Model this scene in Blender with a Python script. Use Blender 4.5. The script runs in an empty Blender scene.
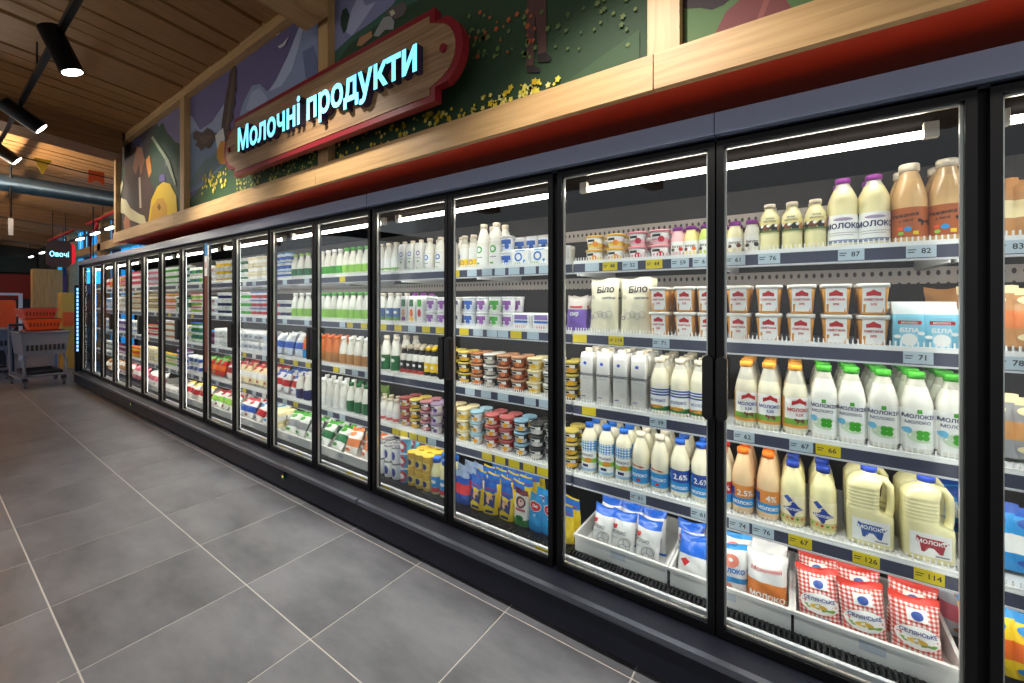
import bpy, math, random
from mathutils import Vector
from mathutils.geometry import delaunay_2d_cdt
random.seed(7)
S = bpy.context.scene
COL = S.collection

# ------------------------------------------------------------------ camera, world, exposure
H = 1.46                        # eye height
FPX = 412.0                     # focal length in pixels for a 1024 wide frame
YAW = math.atan2(283, 412)
cam_d = bpy.data.cameras.new('camera')
cam_d.sensor_width = 36
cam_d.lens = 36 * FPX / 1024
cam_d.shift_y = -41.5 / 1024
cam_d.clip_start = 0.02
cam = bpy.data.objects.new('camera', cam_d)
COL.objects.link(cam)
cam.location = (0, 0, H)
cam.rotation_euler = (math.pi / 2, 0, YAW)
S.camera = cam
W = bpy.data.worlds.new('hall_ambient')
S.world = W
W.use_nodes = True
W.node_tree.nodes['Background'].inputs[0].default_value = (0.97, 0.98, 1.0, 1)
W.node_tree.nodes['Background'].inputs[1].default_value = 0.55
S.view_settings.view_transform = 'Standard'
S.view_settings.look = 'None'
S.view_settings.gamma = 1
S.view_settings.use_curve_mapping = False
S.view_settings.exposure = 0.1
LED = 20.0                      # radiance of the cabinet light strips
SPOT_W = 140                    # watts of each track spotlight

cY, sY = math.cos(YAW), math.sin(YAW)
def ux(u, Y):
    """x in the hall of picture column u on the upright plane at distance Y"""
    t = (u - 512) / FPX
    return Y * (cY * t - sY) / (cY + sY * t)
def uz(u, v, Y):
    t = (u - 512) / FPX
    return H + (300 - v) * Y / (FPX * (cY + sY * t))

# ------------------------------------------------------------------ materials
MATS = {}
def lin(c):
    c = c / 255.0
    return c / 12.92 if c <= 0.04045 else ((c + 0.055) / 1.055) ** 2.4
def rgb(c): return (lin(c[0]), lin(c[1]), lin(c[2]), 1)
def mat(name, c, rough=0.45, metal=0.0, emit=0.0, spec=0.5, coat=0.0, trans=0.0):
    if name in MATS: return MATS[name]
    m = bpy.data.materials.new(name); m.use_nodes = True
    b = m.node_tree.nodes['Principled BSDF']
    b.inputs['Base Color'].default_value = rgb(c)
    b.inputs['Roughness'].default_value = rough
    b.inputs['Metallic'].default_value = metal
    b.inputs['Specular IOR Level'].default_value = spec
    b.inputs['Coat Weight'].default_value = coat
    if emit:
        b.inputs['Emission Color'].default_value = rgb(c)
        b.inputs['Emission Strength'].default_value = emit
    if trans:
        b.inputs['Transmission Weight'].default_value = trans
    MATS[name] = m
    return m
def C(r, g, b, rough=0.4):
    return mat('print_%d_%d_%d' % (r, g, b), (r, g, b), rough)
def nodes_of(m):
    return m.node_tree.nodes, m.node_tree.links, m.node_tree.nodes['Principled BSDF']
def ramp(n, stops):
    r = n.new('ShaderNodeValToRGB')
    e = r.color_ramp.elements
    while len(e) < len(stops): e.new(0.5)
    for i, (p, c) in enumerate(stops):
        e[i].position = p; e[i].color = rgb(c)
    return r
def wood(name, c1, c2, axis, rough=0.5, stretch=14.0, scale=3.0):
    """board wood with the grain along one axis of the object"""
    m = mat(name, c1, rough)
    n, l, b = nodes_of(m)
    tc = n.new('ShaderNodeTexCoord'); mp = n.new('ShaderNodeMapping')
    sc = [stretch] * 3; sc['xyz'.index(axis)] = 0.7
    mp.inputs['Scale'].default_value = sc
    nz = n.new('ShaderNodeTexNoise'); nz.inputs['Scale'].default_value = scale
    nz.inputs['Detail'].default_value = 6; nz.inputs['Distortion'].default_value = 0.6
    oi = n.new('ShaderNodeObjectInfo'); ad = n.new('ShaderNodeVectorMath'); ad.operation = 'ADD'
    mu = n.new('ShaderNodeVectorMath'); mu.operation = 'SCALE'; mu.inputs[0].default_value = (13, 7, 5)
    l.new(oi.outputs['Random'], mu.inputs['Scale'])
    l.new(tc.outputs['Object'], ad.inputs[0]); l.new(mu.outputs[0], ad.inputs[1])
    l.new(ad.outputs[0], mp.inputs[0]); l.new(mp.outputs[0], nz.inputs['Vector'])
    r = ramp(n, [(0.3, c2), (0.62, c1)])
    l.new(nz.outputs['Fac'], r.inputs[0]); l.new(r.outputs[0], b.inputs['Base Color'])
    bp = n.new('ShaderNodeBump'); bp.inputs['Strength'].default_value = 0.12; bp.inputs['Distance'].default_value = 0.004
    l.new(nz.outputs['Fac'], bp.inputs['Height']); l.new(bp.outputs[0], b.inputs['Normal'])
    return m
def cloudy(name, c1, c2, scale, rough=0.4, detail=6):
    m = mat(name, c1, rough)
    n, l, b = nodes_of(m)
    tc = n.new('ShaderNodeTexCoord'); nz = n.new('ShaderNodeTexNoise')
    nz.inputs['Scale'].default_value = scale; nz.inputs['Detail'].default_value = detail
    nz.inputs['Roughness'].default_value = 0.62
    oi = n.new('ShaderNodeObjectInfo'); mu = n.new('ShaderNodeVectorMath'); mu.operation = 'SCALE'
    mu.inputs[0].default_value = (31, 17, 5); ad = n.new('ShaderNodeVectorMath')
    l.new(oi.outputs['Random'], mu.inputs['Scale']); l.new(tc.outputs['Object'], ad.inputs[0]); l.new(mu.outputs[0], ad.inputs[1])
    mp = n.new('ShaderNodeMapping'); mp.inputs['Scale'].default_value = (1, 2.2, 1)
    l.new(ad.outputs[0], mp.inputs[0]); l.new(mp.outputs[0], nz.inputs['Vector'])
    r = ramp(n, [(0.32, c2), (0.68, c1)])
    l.new(nz.outputs['Fac'], r.inputs[0]); l.new(r.outputs[0], b.inputs['Base Color'])
    r2 = n.new('ShaderNodeMapRange'); r2.inputs['To Min'].default_value = rough - 0.08; r2.inputs['To Max'].default_value = rough + 0.1
    l.new(nz.outputs['Fac'], r2.inputs[0]); l.new(r2.outputs[0], b.inputs['Roughness'])
    return m
def gingham(name, c, white=(246, 244, 240), pitch=0.014):
    """woven check: two crossed stripe sets in the object's x and z"""
    m = mat(name, c, 0.35)
    n, l, b = nodes_of(m)
    tc = n.new('ShaderNodeTexCoord'); sp = n.new('ShaderNodeSeparateXYZ'); l.new(tc.outputs['Object'], sp.inputs[0])
    hs = []
    for ax in ('X', 'Z'):
        d = n.new('ShaderNodeMath'); d.operation = 'DIVIDE'; d.inputs[1].default_value = pitch
        f = n.new('ShaderNodeMath'); f.operation = 'FRACT'
        g = n.new('ShaderNodeMath'); g.operation = 'GREATER_THAN'; g.inputs[1].default_value = 0.5
        l.new(sp.outputs[ax], d.inputs[0]); l.new(d.outputs[0], f.inputs[0]); l.new(f.outputs[0], g.inputs[0]); hs.append(g)
    a = n.new('ShaderNodeMath'); a.operation = 'ADD'
    l.new(hs[0].outputs[0], a.inputs[0]); l.new(hs[1].outputs[0], a.inputs[1])
    h = n.new('ShaderNodeMath'); h.operation = 'MULTIPLY'; h.inputs[1].default_value = 0.5; l.new(a.outputs[0], h.inputs[0])
    mid = tuple((p + q) // 2 for p, q in zip(c, white))
    r = ramp(n, [(0.0, white), (0.34, mid), (0.75, c)]); r.color_ramp.interpolation = 'CONSTANT'
    l.new(h.outputs[0], r.inputs[0]); l.new(r.outputs[0], b.inputs['Base Color'])
    return m
def holes(name, c, dark, px=0.03, pz=0.03, rad=0.3, rough=0.5):
    """sheet metal with a grid of small dark punched holes in the object's x and z"""
    m = mat(name, c, rough, 0.2)
    n, l, b = nodes_of(m)
    tc = n.new('ShaderNodeTexCoord'); mp = n.new('ShaderNodeMapping')
    mp.inputs['Scale'].default_value = (1 / px, 0, 1 / pz)
    fr = n.new('ShaderNodeVectorMath'); fr.operation = 'FRACTION'
    sb = n.new('ShaderNodeVectorMath'); sb.operation = 'SUBTRACT'; sb.inputs[1].default_value = (0.5, 0, 0.5)
    ln = n.new('ShaderNodeVectorMath'); ln.operation = 'LENGTH'
    lt = n.new('ShaderNodeMath'); lt.operation = 'LESS_THAN'; lt.inputs[1].default_value = rad
    mx = n.new('ShaderNodeMix'); mx.data_type = 'RGBA'; mx.inputs[6].default_value = rgb(c); mx.inputs[7].default_value = rgb(dark)
    l.new(tc.outputs['Object'], mp.inputs[0]); l.new(mp.outputs[0], fr.inputs[0]); l.new(fr.outputs[0], sb.inputs[0])
    l.new(sb.outputs[0], ln.inputs[0]); l.new(ln.outputs['Value'], lt.inputs[0]); l.new(lt.outputs[0], mx.inputs[0])
    l.new(mx.outputs[2], b.inputs['Base Color'])
    return m
def glass(name, tint=(245, 250, 252), f0=0.035, rough=0.01):
    """clear pane: passes light straight, mirrors a little more at grazing angles"""
    m = bpy.data.materials.new(name); m.use_nodes = True
    n, l = m.node_tree.nodes, m.node_tree.links
    n.clear()
    o = n.new('ShaderNodeOutputMaterial'); t = n.new('ShaderNodeBsdfTransparent'); g = n.new('ShaderNodeBsdfGlossy')
    t.inputs[0].default_value = rgb(tint); g.inputs['Roughness'].default_value = rough
    lw = n.new('ShaderNodeLayerWeight'); lw.inputs['Blend'].default_value = 0.25
    mr = n.new('ShaderNodeMapRange'); mr.inputs['To Min'].default_value = f0; mr.inputs['To Max'].default_value = 0.16
    mx = n.new('ShaderNodeMixShader')
    l.new(lw.outputs['Fresnel'], mr.inputs[0]); l.new(mr.outputs[0], mx.inputs[0])
    l.new(t.outputs[0], mx.inputs[1]); l.new(g.outputs[0], mx.inputs[2]); l.new(mx.outputs[0], o.inputs[0])
    MATS[name] = m
    return m

# ------------------------------------------------------------------ mesh building
class MB:
    def __init__(s): s.v = []; s.f = []; s.m = []; s.mats = []; s.sm = []
    def mi(s, m):
        if m not in s.mats: s.mats.append(m)
        return s.mats.index(m)
    def face(s, idx, m, smooth=False):
        s.f.append(idx); s.m.append(s.mi(m)); s.sm.append(smooth)
    def quad(s, pts, m):
        b = len(s.v); s.v += [tuple(p) for p in pts]; s.face(list(range(b, b + len(pts))), m); return s
    def box(s, x0, x1, y0, y1, z0, z1, m, front=None):
        b = len(s.v)
        s.v += [(x, y, z) for z in (z0, z1) for y in (y0, y1) for x in (x0, x1)]
        for k, q in enumerate(((0, 2, 3, 1), (4, 5, 7, 6), (0, 1, 5, 4), (2, 6, 7, 3), (0, 4, 6, 2), (1, 3, 7, 5))):
            s.face([b + i for i in q], front if (front and k == 2) else m)
        return s
    def cbox(s, x0, x1, y0, y1, z0, z1, m, c=0.004):
        """box with its four upright-to-the-front edges chamfered (profile in x-z, extruded along y)"""
        P = [(x0 + c, z0), (x1 - c, z0), (x1, z0 + c), (x1, z1 - c), (x1 - c, z1), (x0 + c, z1), (x0, z1 - c), (x0, z0 + c)]
        return s.prism(P, y0, y1, m)
    def prism(s, P, y0, y1, m, mside=None, smooth=False):
        """outline P in x-z pushed from y0 (front) to y1"""
        b = len(s.v); n = len(P)
        s.v += [(x, y0, z) for x, z in P] + [(x, y1, z) for x, z in P]
        s.face([b + i for i in range(n)], m); s.face([b + n + i for i in reversed(range(n))], mside or m)
        for i in range(n):
            j = (i + 1) % n
            s.face([b + i, b + n + i, b + n + j, b + j], mside or m, smooth)
        return s
    def tube(s, pts, r, m, seg=8, cap=True):
        pts = [Vector(p) for p in pts]
        rr = r if isinstance(r, (list, tuple)) else [r] * len(pts)
        b = len(s.v)
        for i, p in enumerate(pts):
            d = (pts[min(i + 1, len(pts) - 1)] - pts[max(i - 1, 0)]).normalized()
            up = Vector((0, 0, 1)) if abs(d.z) < 0.9 else Vector((1, 0, 0))
            a = d.cross(up).normalized(); c = a.cross(d)
            for k in range(seg):
                t = 2 * math.pi * k / seg
                s.v.append(tuple(p + (a * math.cos(t) + c * math.sin(t)) * rr[i]))
        for i in range(len(pts) - 1):
            for k in range(seg):
                j = (k + 1) % seg
                s.face([b + i * seg + k, b + i * seg + j, b + (i + 1) * seg + j, b + (i + 1) * seg + k], m, True)
        if cap:
            s.face([b + k for k in range(seg)], m)
            s.face([b + (len(pts) - 1) * seg + k for k in reversed(range(seg))], m)
        return s
    def mesh(s, name):
        me = bpy.data.meshes.new(name)
        me.from_pydata(s.v, [], s.f)
        for m in s.mats: me.materials.append(m)
        me.polygons.foreach_set('material_index', s.m)
        me.polygons.foreach_set('use_smooth', s.sm)
        me.update()
        return me
    def obj(s, name, parent=None, loc=None, rot=None):
        return ob(name, s.mesh(name), parent, loc, rot)
def ob(name, me, parent=None, loc=None, rot=None):
    o = bpy.data.objects.new(name, me)
    COL.objects.link(o)
    if parent: o.parent = parent
    if loc: o.location = loc
    if rot: o.rotation_euler = rot
    return o
def empty(name, loc=(0, 0, 0), rz=0):
    o = ob(name, None, None, loc, (0, 0, rz)); o.empty_display_size = 0.05
    return o
def tag(o, label, cat, group=None):
    o['label'] = label; o['category'] = cat
    if group: o['group'] = group
    return o
def struct(o, label=None):
    o['kind'] = 'structure'
    if label: o['label'] = label
    return o

# flat lettering: outlines of a word as triangles at unit size
TXT = {}
def text_geo(t, bold=0.02, extrude=0.0):
    """outlines of the word, filled by the non-zero winding rule (some letters are made of overlapping strokes)"""
    k = (t, bold, extrude)
    if k in TXT: return TXT[k]
    cu = bpy.data.curves.new('lettering', 'FONT')
    cu.body = t; cu.size = 1; cu.resolution_u = 2; cu.fill_mode = 'NONE'
    cu.align_x = 'CENTER'
    o = bpy.data.objects.new('lettering', cu); COL.objects.link(o)
    me = bpy.data.meshes.new_from_object(o.evaluated_get(bpy.context.evaluated_depsgraph_get()))
    co = [(v.co.x, v.co.y) for v in me.vertices]; ed = [tuple(e.vertices) for e in me.edges]
    bpy.data.objects.remove(o); bpy.data.curves.remove(cu); bpy.data.meshes.remove(me)
    # directed outlines: each contour keeps its own vertex order
    nxt = {}
    for i, j in ed: nxt.setdefault(i, []).append(j); nxt.setdefault(j, []).append(i)
    seen = set(); loops = []
    for s in range(len(co)):
        if s in seen or s not in nxt: continue
        L = [s]; seen.add(s); c = s
        first = s + 1 if (s + 1) in nxt[s] else nxt[s][0]; c = first
        while c != s and c not in seen:
            L.append(c); seen.add(c); q = [w for w in nxt[c] if w not in seen]; c = q[0] if q else s
        loops.append(L)
    def area(L): return sum(co[i][0] * co[j][1] - co[j][0] * co[i][1] for i, j in zip(L, L[1:] + L[:1])) / 2
    sg = 1.0 if area(max(loops, key=lambda L: abs(area(L)))) > 0 else -1.0
    moved = list(co)
    for L in loops:                       # thicken the strokes: push every outline out along its normal
        m = len(L)
        for q in range(m):
            (ax, ay), (bx, by), (cx, cy) = co[L[q - 1]], co[L[q]], co[L[(q + 1) % m]]
            n1 = Vector((by - ay, ax - bx)); n2 = Vector((cy - by, bx - cx))
            if n1.length < 1e-7 or n2.length < 1e-7: nn = n1 + n2
            else: nn = n1.normalized() + n2.normalized(); nn = nn / max(0.5, nn.length_squared / 2)
            moved[L[q]] = (bx + sg * bold * nn.x, by + sg * bold * nn.y)
    co = moved
    loops = [[co[i] for i in L] for L in loops]
    v2, e2, f2, _, _, _ = delaunay_2d_cdt([Vector(c) for c in co], ed, [], 0, 1e-5)
    def wind(x, y):
        w = 0
        for L in loops:
            for (x0, y0), (x1, y1) in zip(L, L[1:] + L[:1]):
                if y0 <= y < y1:
                    if (x1 - x0) * (y - y0) - (x - x0) * (y1 - y0) > 0: w += 1
                elif y1 <= y < y0:
                    if (x1 - x0) * (y - y0) - (x - x0) * (y1 - y0) < 0: w -= 1
        return w
    tris = []
    for f in f2:
        x = sum(v2[i].x for i in f) / len(f); y = sum(v2[i].y for i in f) / len(f)
        if wind(x, y) != 0: tris.append(list(f))
    n = len(v2)
    if not extrude:
        vs = [(v.x, v.y, 0.0) for v in v2]; fs = tris
    else:
        vs = [(v.x, v.y, extrude) for v in v2] + [(v.x, v.y, -extrude) for v in v2]
        fs = [list(f) for f in tris] + [[i + n for i in reversed(f)] for f in tris]
        ecount = {}
        for f in tris:
            for i, j in zip(f, f[1:] + f[:1]): ecount[(i, j)] = 1
        for (i, j) in list(ecount):
            if (j, i) not in ecount: fs.append([j, i, i + n, j + n])
    used = sorted({i for f in fs for i in f}); ix = {i: q for q, i in enumerate(used)}
    vs = [vs[i] for i in used]; fs = [[ix[i] for i in f] for f in fs]
    TXT[k] = (vs, fs)
    return TXT[k]

# ------------------------------------------------------------------ product surfaces
class Loft:
    """stack of (z, half width, half depth, x offset, exponent): 2 = round, 4..8 = rounded square"""
    def __init__(s, secs, seg=20):
        s.s = [tuple(q) + (0, 2)[len(q) - 3:] if len(q) < 5 else tuple(q) for q in secs]; s.seg = seg
        s.h = s.s[-1][0]
    def at(s, z):
        a = s.s
        if z <= a[0][0]: return a[0]
        for p, q in zip(a, a[1:]):
            if z <= q[0]:
                f = (z - p[0]) / max(q[0] - p[0], 1e-6)
                return tuple(i + (j - i) * f for i, j in zip(p, q))
        return a[-1]
    def front(s, x, z, e=0.0006):
        _, hx, hy, cx, n = s.at(z)
        if n < 2.6:
            a = max(-3.0, min(3.0, x / hx))
            return (cx + (hx + e) * math.sin(a), -(hy + e) * math.cos(a), z)
        q = min(abs(x / hx), 0.995)
        return (cx + x, -(hy * (1 - q ** n) ** (1 / n) + e), z)
    def mesh(s, mb, m, zones=None, capped=True):
        b = len(mb.v); N = s.seg
        for (z, hx, hy, cx, n) in s.s:
            for k in range(N):
                t = 2 * math.pi * (k + 0.5) / N
                c_, s_ = math.cos(t), math.sin(t)
                mb.v.append((cx + hx * math.copysign(abs(c_) ** (2 / n), c_), hy * math.copysign(abs(s_) ** (2 / n), s_), z))
        for i in range(len(s.s) - 1):
            zc = (s.s[i][0] + s.s[i + 1][0]) / 2; mm = m
            for (z0, z1, zm) in zones or ():
                if z0 <= zc <= z1: mm = zm
            for k in range(N):
                j = (k + 1) % N
                mb.face([b + i * N + k, b + i * N + j, b + (i + 1) * N + j, b + (i + 1) * N + k], mm, True)
        if capped:
            mb.face([b + k for k in reversed(range(N))], m)
            t = b + (len(s.s) - 1) * N
            mb.face([t + k for k in range(N)], (zones[-1][2] if zones and zones[-1][1] >= s.h else m))
        return mb
class Pouch:
    """pillow bag standing on its lower edge: width, height, thickness; crimped top and bottom"""
    def __init__(s, w, h, d, stand=0.0, taper=0.0, wr=0.004):
        s.w, s.h, s.d, s.stand, s.taper, s.wr = w, h, d, stand, taper, wr
    def hw(s, z):
        t = z / s.h
        return s.w / 2 * (1 - s.taper * t ** 1.5) * (1 - (0 if s.stand else 0.07 * math.sin(math.pi * min(1, t / 0.94)) ** 0.7) + 0.012 * math.sin(t * 23 + s.w * 90))
    def th(s, x, z):
        q = min(abs(x) / s.hw(z), 1.0); t = z / s.h
        if t > 0.94: f = 0.03
        elif s.stand: f = min(1, (0.94 - t) * 1.25) ** 0.8 * (0.75 + 0.25 * min(1, t * 6))
        else: f = math.sin(math.pi * min(max(t / 0.94, 0.02), 0.985)) ** 0.55
        return s.d / 2 * f * max(0.0, 1 - q ** 2.6) ** 0.6
    def front(s, x, z, e=0.0012):
        w = s.wr * (math.sin(x * 95 + z * 40 + s.d * 70) * math.sin(z * 70 - x * 30) + 0.6 * math.sin(z * 150 + x * 60) * abs(2 * x / s.w)) if z < s.h * 0.93 else 0
        if z > s.h * 0.9: w += 0.006 * math.sin(x * 60 + s.h * 50) * (z / s.h - 0.9) * 10 * (1 if e >= 0 else 1)
        q = min(abs(x) / s.hw(z), 1.0)
        return (x, -(s.th(x, z) + w * (1 - q) + (e if e == 0 else e + 0.001)), z + (0.006 * math.sin(x * 45 + s.w * 40) * (z / s.h) ** 3))
    def mesh(s, mb, m, zones=None, nx=14, nz=20):
        for side in (1, -1):
            b = len(mb.v)
            for j in range(nz + 1):
                z = s.h * j / nz
                for i in range(nx + 1):
                    x = s.hw(z) * (2 * i / nx - 1)
                    p = s.front(x, z, 0.0)
                    mb.v.append((p[0], (p[1] if side > 0 else abs(s.th(x, z)) + 0.0005) if 0 < i < nx else 0, p[2]))
            for j in range(nz):
                zc = (j + 0.5) / nz; mm = m
                for (z0, z1, zm) in zones or ():
                    if z0 <= zc <= z1: mm = zm
                for i in range(nx):
                    q = [b + j * (nx + 1) + i, b + j * (nx + 1) + i + 1, b + (j + 1) * (nx + 1) + i + 1, b + (j + 1) * (nx + 1) + i]
                    mb.face(q if side > 0 else q[::-1], mm, True)
        return mb
class Decal:
    """flat print laid on the front of a Loft or Pouch"""
    def __init__(s, surf): s.s = surf; s.lab = MB(); s.let = MB(); s.e = 0.0006
    def rect(s, x0, x1, z0, z1, m, nx=10, nz=3):
        s.e += 0.00025; b = len(s.lab.v)
        for j in range(nz + 1):
            for i in range(nx + 1):
                s.lab.v.append(s.s.front(x0 + (x1 - x0) * i / nx, z0 + (z1 - z0) * j / nz, s.e))
        for j in range(nz):
            for i in range(nx):
                a = b + j * (nx + 1) + i
                s.lab.face([a, a + 1, a + nx + 2, a + nx + 1], m, True)
        return s
    def poly(s, pts, m, rings=2):
        s.e += 0.00025; b = len(s.lab.v); n = len(pts)
        cx = sum(p[0] for p in pts) / n; cz = sum(p[1] for p in pts) / n
        s.lab.v.append(s.s.front(cx, cz, s.e))
        for r in range(1, rings + 1):
            for (x, z) in pts:
                s.lab.v.append(s.s.front(cx + (x - cx) * r / rings, cz + (z - cz) * r / rings, s.e))
        for i in range(n):
            j = (i + 1) % n
            s.lab.face([b, b + 1 + i, b + 1 + j], m, True)
            for r in range(rings - 1):
                s.lab.face([b + 1 + r * n + i, b + 1 + (r + 1) * n + i, b + 1 + (r + 1) * n + j, b + 1 + r * n + j], m, True)
        return s
    def ell(s, x, z, rx, rz, m, n=14):
        return s.poly([(x + rx * math.cos(2 * math.pi * k / n), z + rz * math.sin(2 * math.pi * k / n)) for k in range(n)], m)
    def ring(s, x, z, r, w, m, n=16):
        s.e += 0.00025; b = len(s.lab.v)
        for k in range(n):
            a = 2 * math.pi * k / n
            s.lab.v += [s.s.front(x + r * math.cos(a), z + r * math.sin(a), s.e), s.s.front(x + (r - w) * math.cos(a), z + (r - w) * math.sin(a), s.e)]
        for k in range(n):
            j = (k + 1) % n
            s.lab.face([b + 2 * k, b + 2 * j, b + 2 * j + 1, b + 2 * k + 1], m, True)
        return s
    def text(s, t, x, z, size, m, bold=0.02, slant=0.0, wide=1.0):
        vs, fs = text_geo(t, bold); b = len(s.let.v); e = s.e + 0.0005
        for v in vs: s.let.v.append(s.s.front(x + v[0] * size * wide, z + v[1] * size + v[0] * size * slant, e))
        for f in fs: s.let.face([b + i for i in f], m)
        return s
class Kind:
    def __init__(s, name, cat, desc, body, parts=(), group=None):
        s.name, s.cat, s.desc, s.body, s.parts, s.group = name, cat, desc, body, list(parts), group or cat + 's: ' + desc
    def put(s, x, y, z, rz=0, rx=0, label='', ry=0):
        o = ob(s.name, s.body, None, (x, y, z), (rx, ry, rz))
        for (n, me) in s.parts: ob(n, me, o)
        tag(o, label or s.desc, s.cat, s.group)
        return o
def mk(name, cat, desc, surf, m, zones=None, dec=None, extra=()):
    parts = list(extra)
    if dec is not None:
        if dec.lab.f: parts.append(('printed_label', dec.lab.mesh('printed_label')))
        if dec.let.f: parts.append(('lettering', dec.let.mesh('lettering')))
    return Kind(name, cat, desc, surf.mesh(MB(), m, zones).mesh(name), parts)
def cap_part(z, r, h, m, name='cap', cx=0.0, ridge=True):
    s = Loft([(z, r, r, cx, 2), (z + h * 0.85, r, r, cx, 2), (z + h, r * 0.9, r * 0.9, cx, 2)], 16)
    return (name, s.mesh(MB(), m).mesh(name))
ORD = ['first', 'second', 'third', 'fourth', 'fifth', 'sixth', 'seventh', 'eighth', 'ninth', 'tenth', 'eleventh', 'twelfth', 'thirteenth', 'fourteenth', 'fifteenth', 'sixteenth', 'seventeenth', 'eighteenth', 'nineteenth', 'twentieth']
# ------------------------------------------------------------------ shared materials
BLACK = mat('black_frame', (11, 12, 15), 0.4, spec=0.25)
BLACK2 = mat('black_plastic', (10, 10, 12), 0.3)
CHARC = mat('base_coating', (26, 29, 42), 0.45, 0.1, spec=0.3)
HEAD = mat('header_metal', (150, 164, 194), 0.24, 0.3)
BUMP = mat('bumper_metal', (95, 98, 108), 0.3, 0.9)
TRIMM = mat('pale_spacer', (205, 200, 192), 0.3, 0.6)
LINER = mat('dark_liner', (46, 42, 41), 0.6)
ROOFM = mat('dark_roof_liner', (20, 19, 19), 1.0, spec=0.0)
SHELFM = mat('white_shelf_coating', (225, 225, 225), 0.35)
SLATE = mat('price_rail_slate', (66, 70, 92), 0.35)
RAILW = mat('price_rail_pale', (222, 222, 226), 0.35)
LEDM = mat('light_strip_white', (255, 246, 232), 0.5, 0, LED)
MULL = mat('mullion_light_white', (255, 246, 234), 0.5, 0, LED * 0.5)
TUBEM = mat('light_tube_white', (255, 240, 222), 0.5, 0, LED * 1.2)
PERF = holes('perforated_metal', (186, 176, 168), (70, 64, 60), 0.03, 0.05, 0.22)
GLASS = glass('door_glass')
OAK = wood('oak_beam', (206, 168, 116), (180, 142, 92), 'x', 0.5)
OAKZ = wood('oak_post', (196, 158, 106), (170, 132, 84), 'z', 0.5)
PLANKM = wood('ceiling_plank_wood', (158, 114, 66), (134, 94, 52), 'y', 0.55, 20)
OAKY = wood('joist_oak', (190, 150, 100), (160, 122, 76), 'y', 0.5)
BEAMM = wood('dark_beam_wood', (122, 84, 46), (92, 60, 32), 'y', 0.6)
SOFF = mat('soffit_red', (222, 58, 18), 0.5)
TILEM = cloudy('floor_tile', (140, 143, 150), (98, 101, 108), 1.5, 0.32)
GROUT = mat('grout', (214, 212, 208), 0.8)
CLEARP = glass('clear_plastic', (236, 240, 244), 0.06, 0.08)

# ------------------------------------------------------------------ floor of square tiles
fl = MB().box(-30, 4, -6, 3.2, -0.06, -0.0015, GROUT).obj('floor')
struct(fl, 'grey stone-look tiled shop floor with pale grout')
tile_me = MB().box(-0.2968, 0.2968, -0.2968, 0.2968, -0.02, 0, TILEM).mesh('tile')
for i in range(-22, 6):
    for j in range(-7, 3):
        ob('tile', tile_me, fl, (-2.02 + 0.6 * i, 1.27 + 0.6 * j, 0))
far = MB().box(-30, -15.53, -6, 3.2, -0.02, 0, TILEM).obj('far_tiles', fl)
far['kind'] = 'stuff'
# ------------------------------------------------------------------ plank ceiling, sloping up away from the wall
SL = 0.09
def cz(y): return 3.53 + SL * (1.5 - y)
ce = MB()
ce.quad([(4, -6, cz(-6) + 0.1), (-30, -6, cz(-6) + 0.1), (-30, 3.2, cz(3.2) + 0.1), (4, 3.2, cz(3.2) + 0.1)], BEAMM)
ce = struct(ce.obj('ceiling'), 'timber plank ceiling sloping down towards the painted wall')
pl = MB()
y0, y1 = -6, 3.2
for zt, zb in ((0.06, 0.0),):
    x0, x1 = -0.0905, 0.0905
    pl.v += [(x, y, cz(y) + d) for d in (0.0, 0.06) for y in (y0, y1) for x in (x0, x1)]
    for q in ((0, 2, 3, 1), (4, 5, 7, 6), (0, 1, 5, 4), (2, 6, 7, 3), (0, 4, 6, 2), (1, 3, 7, 5)): pl.face(list(q), PLANKM)
plank_me = pl.mesh('plank')
for i in range(-130, 18):
    ob('plank', plank_me, ce, (0.2 * i + 0.02 * math.sin(i * 2.3), 0, 0.006 * math.sin(i * 5.1)))
def joist(x0, x1, drop, m, ya=-6, yb=1.5):
    b = MB()
    b.v += [(x, y, cz(y) - d) for d in (drop, -0.03) for y in (ya, yb) for x in (x0, x1)]
    for q in ((0, 2, 3, 1), (4, 5, 7, 6), (0, 1, 5, 4), (2, 6, 7, 3), (0, 4, 6, 2), (1, 3, 7, 5)): b.face(list(q), m)
    return b
joist(-2.66, -2.4, 0.3, OAKY, yb=1.47).obj('joist', ce)
joist(-7.27, -6.85, 0.28, BEAMM, yb=1.47).obj('joist', ce)
joist(-14.4, -14.1, 0.3, BEAMM, yb=2.6).obj('joist', ce)
joist(-19.4, -19.1, 0.3, BEAMM, yb=2.6).obj('joist', ce)

# ------------------------------------------------------------------ painted wall above the cabinets
XL, XR = -7.42, 3.4
wl = struct(MB().box(XL, XR, 1.577, 2.9, 2.25, 3.6, BEAMM).obj('wall_mural'), 'wall above the cabinets with oak framing and painted folk scenes')
def wpart(n, *a, m): return MB().box(*a, m).obj(n, wl)
for xa, xb in ((XL, -5.2), (-5.196, -2.6), (-2.596, -0.42), (-0.416, XR)):
    wpart('lower_beam', xa, xb, 1.5, 1.53, 2.213, 2.34, m=OAK)
for xa, xb in ((XL, -3.62), (-3.616, XR)):
    wpart('upper_beam', xa, xb, 1.5, 1.6, 3.45, 3.56, m=OAK)
for xc in (-7.37, -4.98, -2.52, -0.385, 2.0):
    wpart('post', xc - 0.055 + (0.03 if xc < -7 else 0), xc + 0.055, 1.505, 1.57, 2.34, 3.45, m=OAKZ)
for xa, xb in ((XL, -1.93), (-1.925, XR)):
    MB().box(xa, xb, 1.5305, 2.9, 2.218, 2.25, SOFF).obj('soffit_panel', wl)

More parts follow.
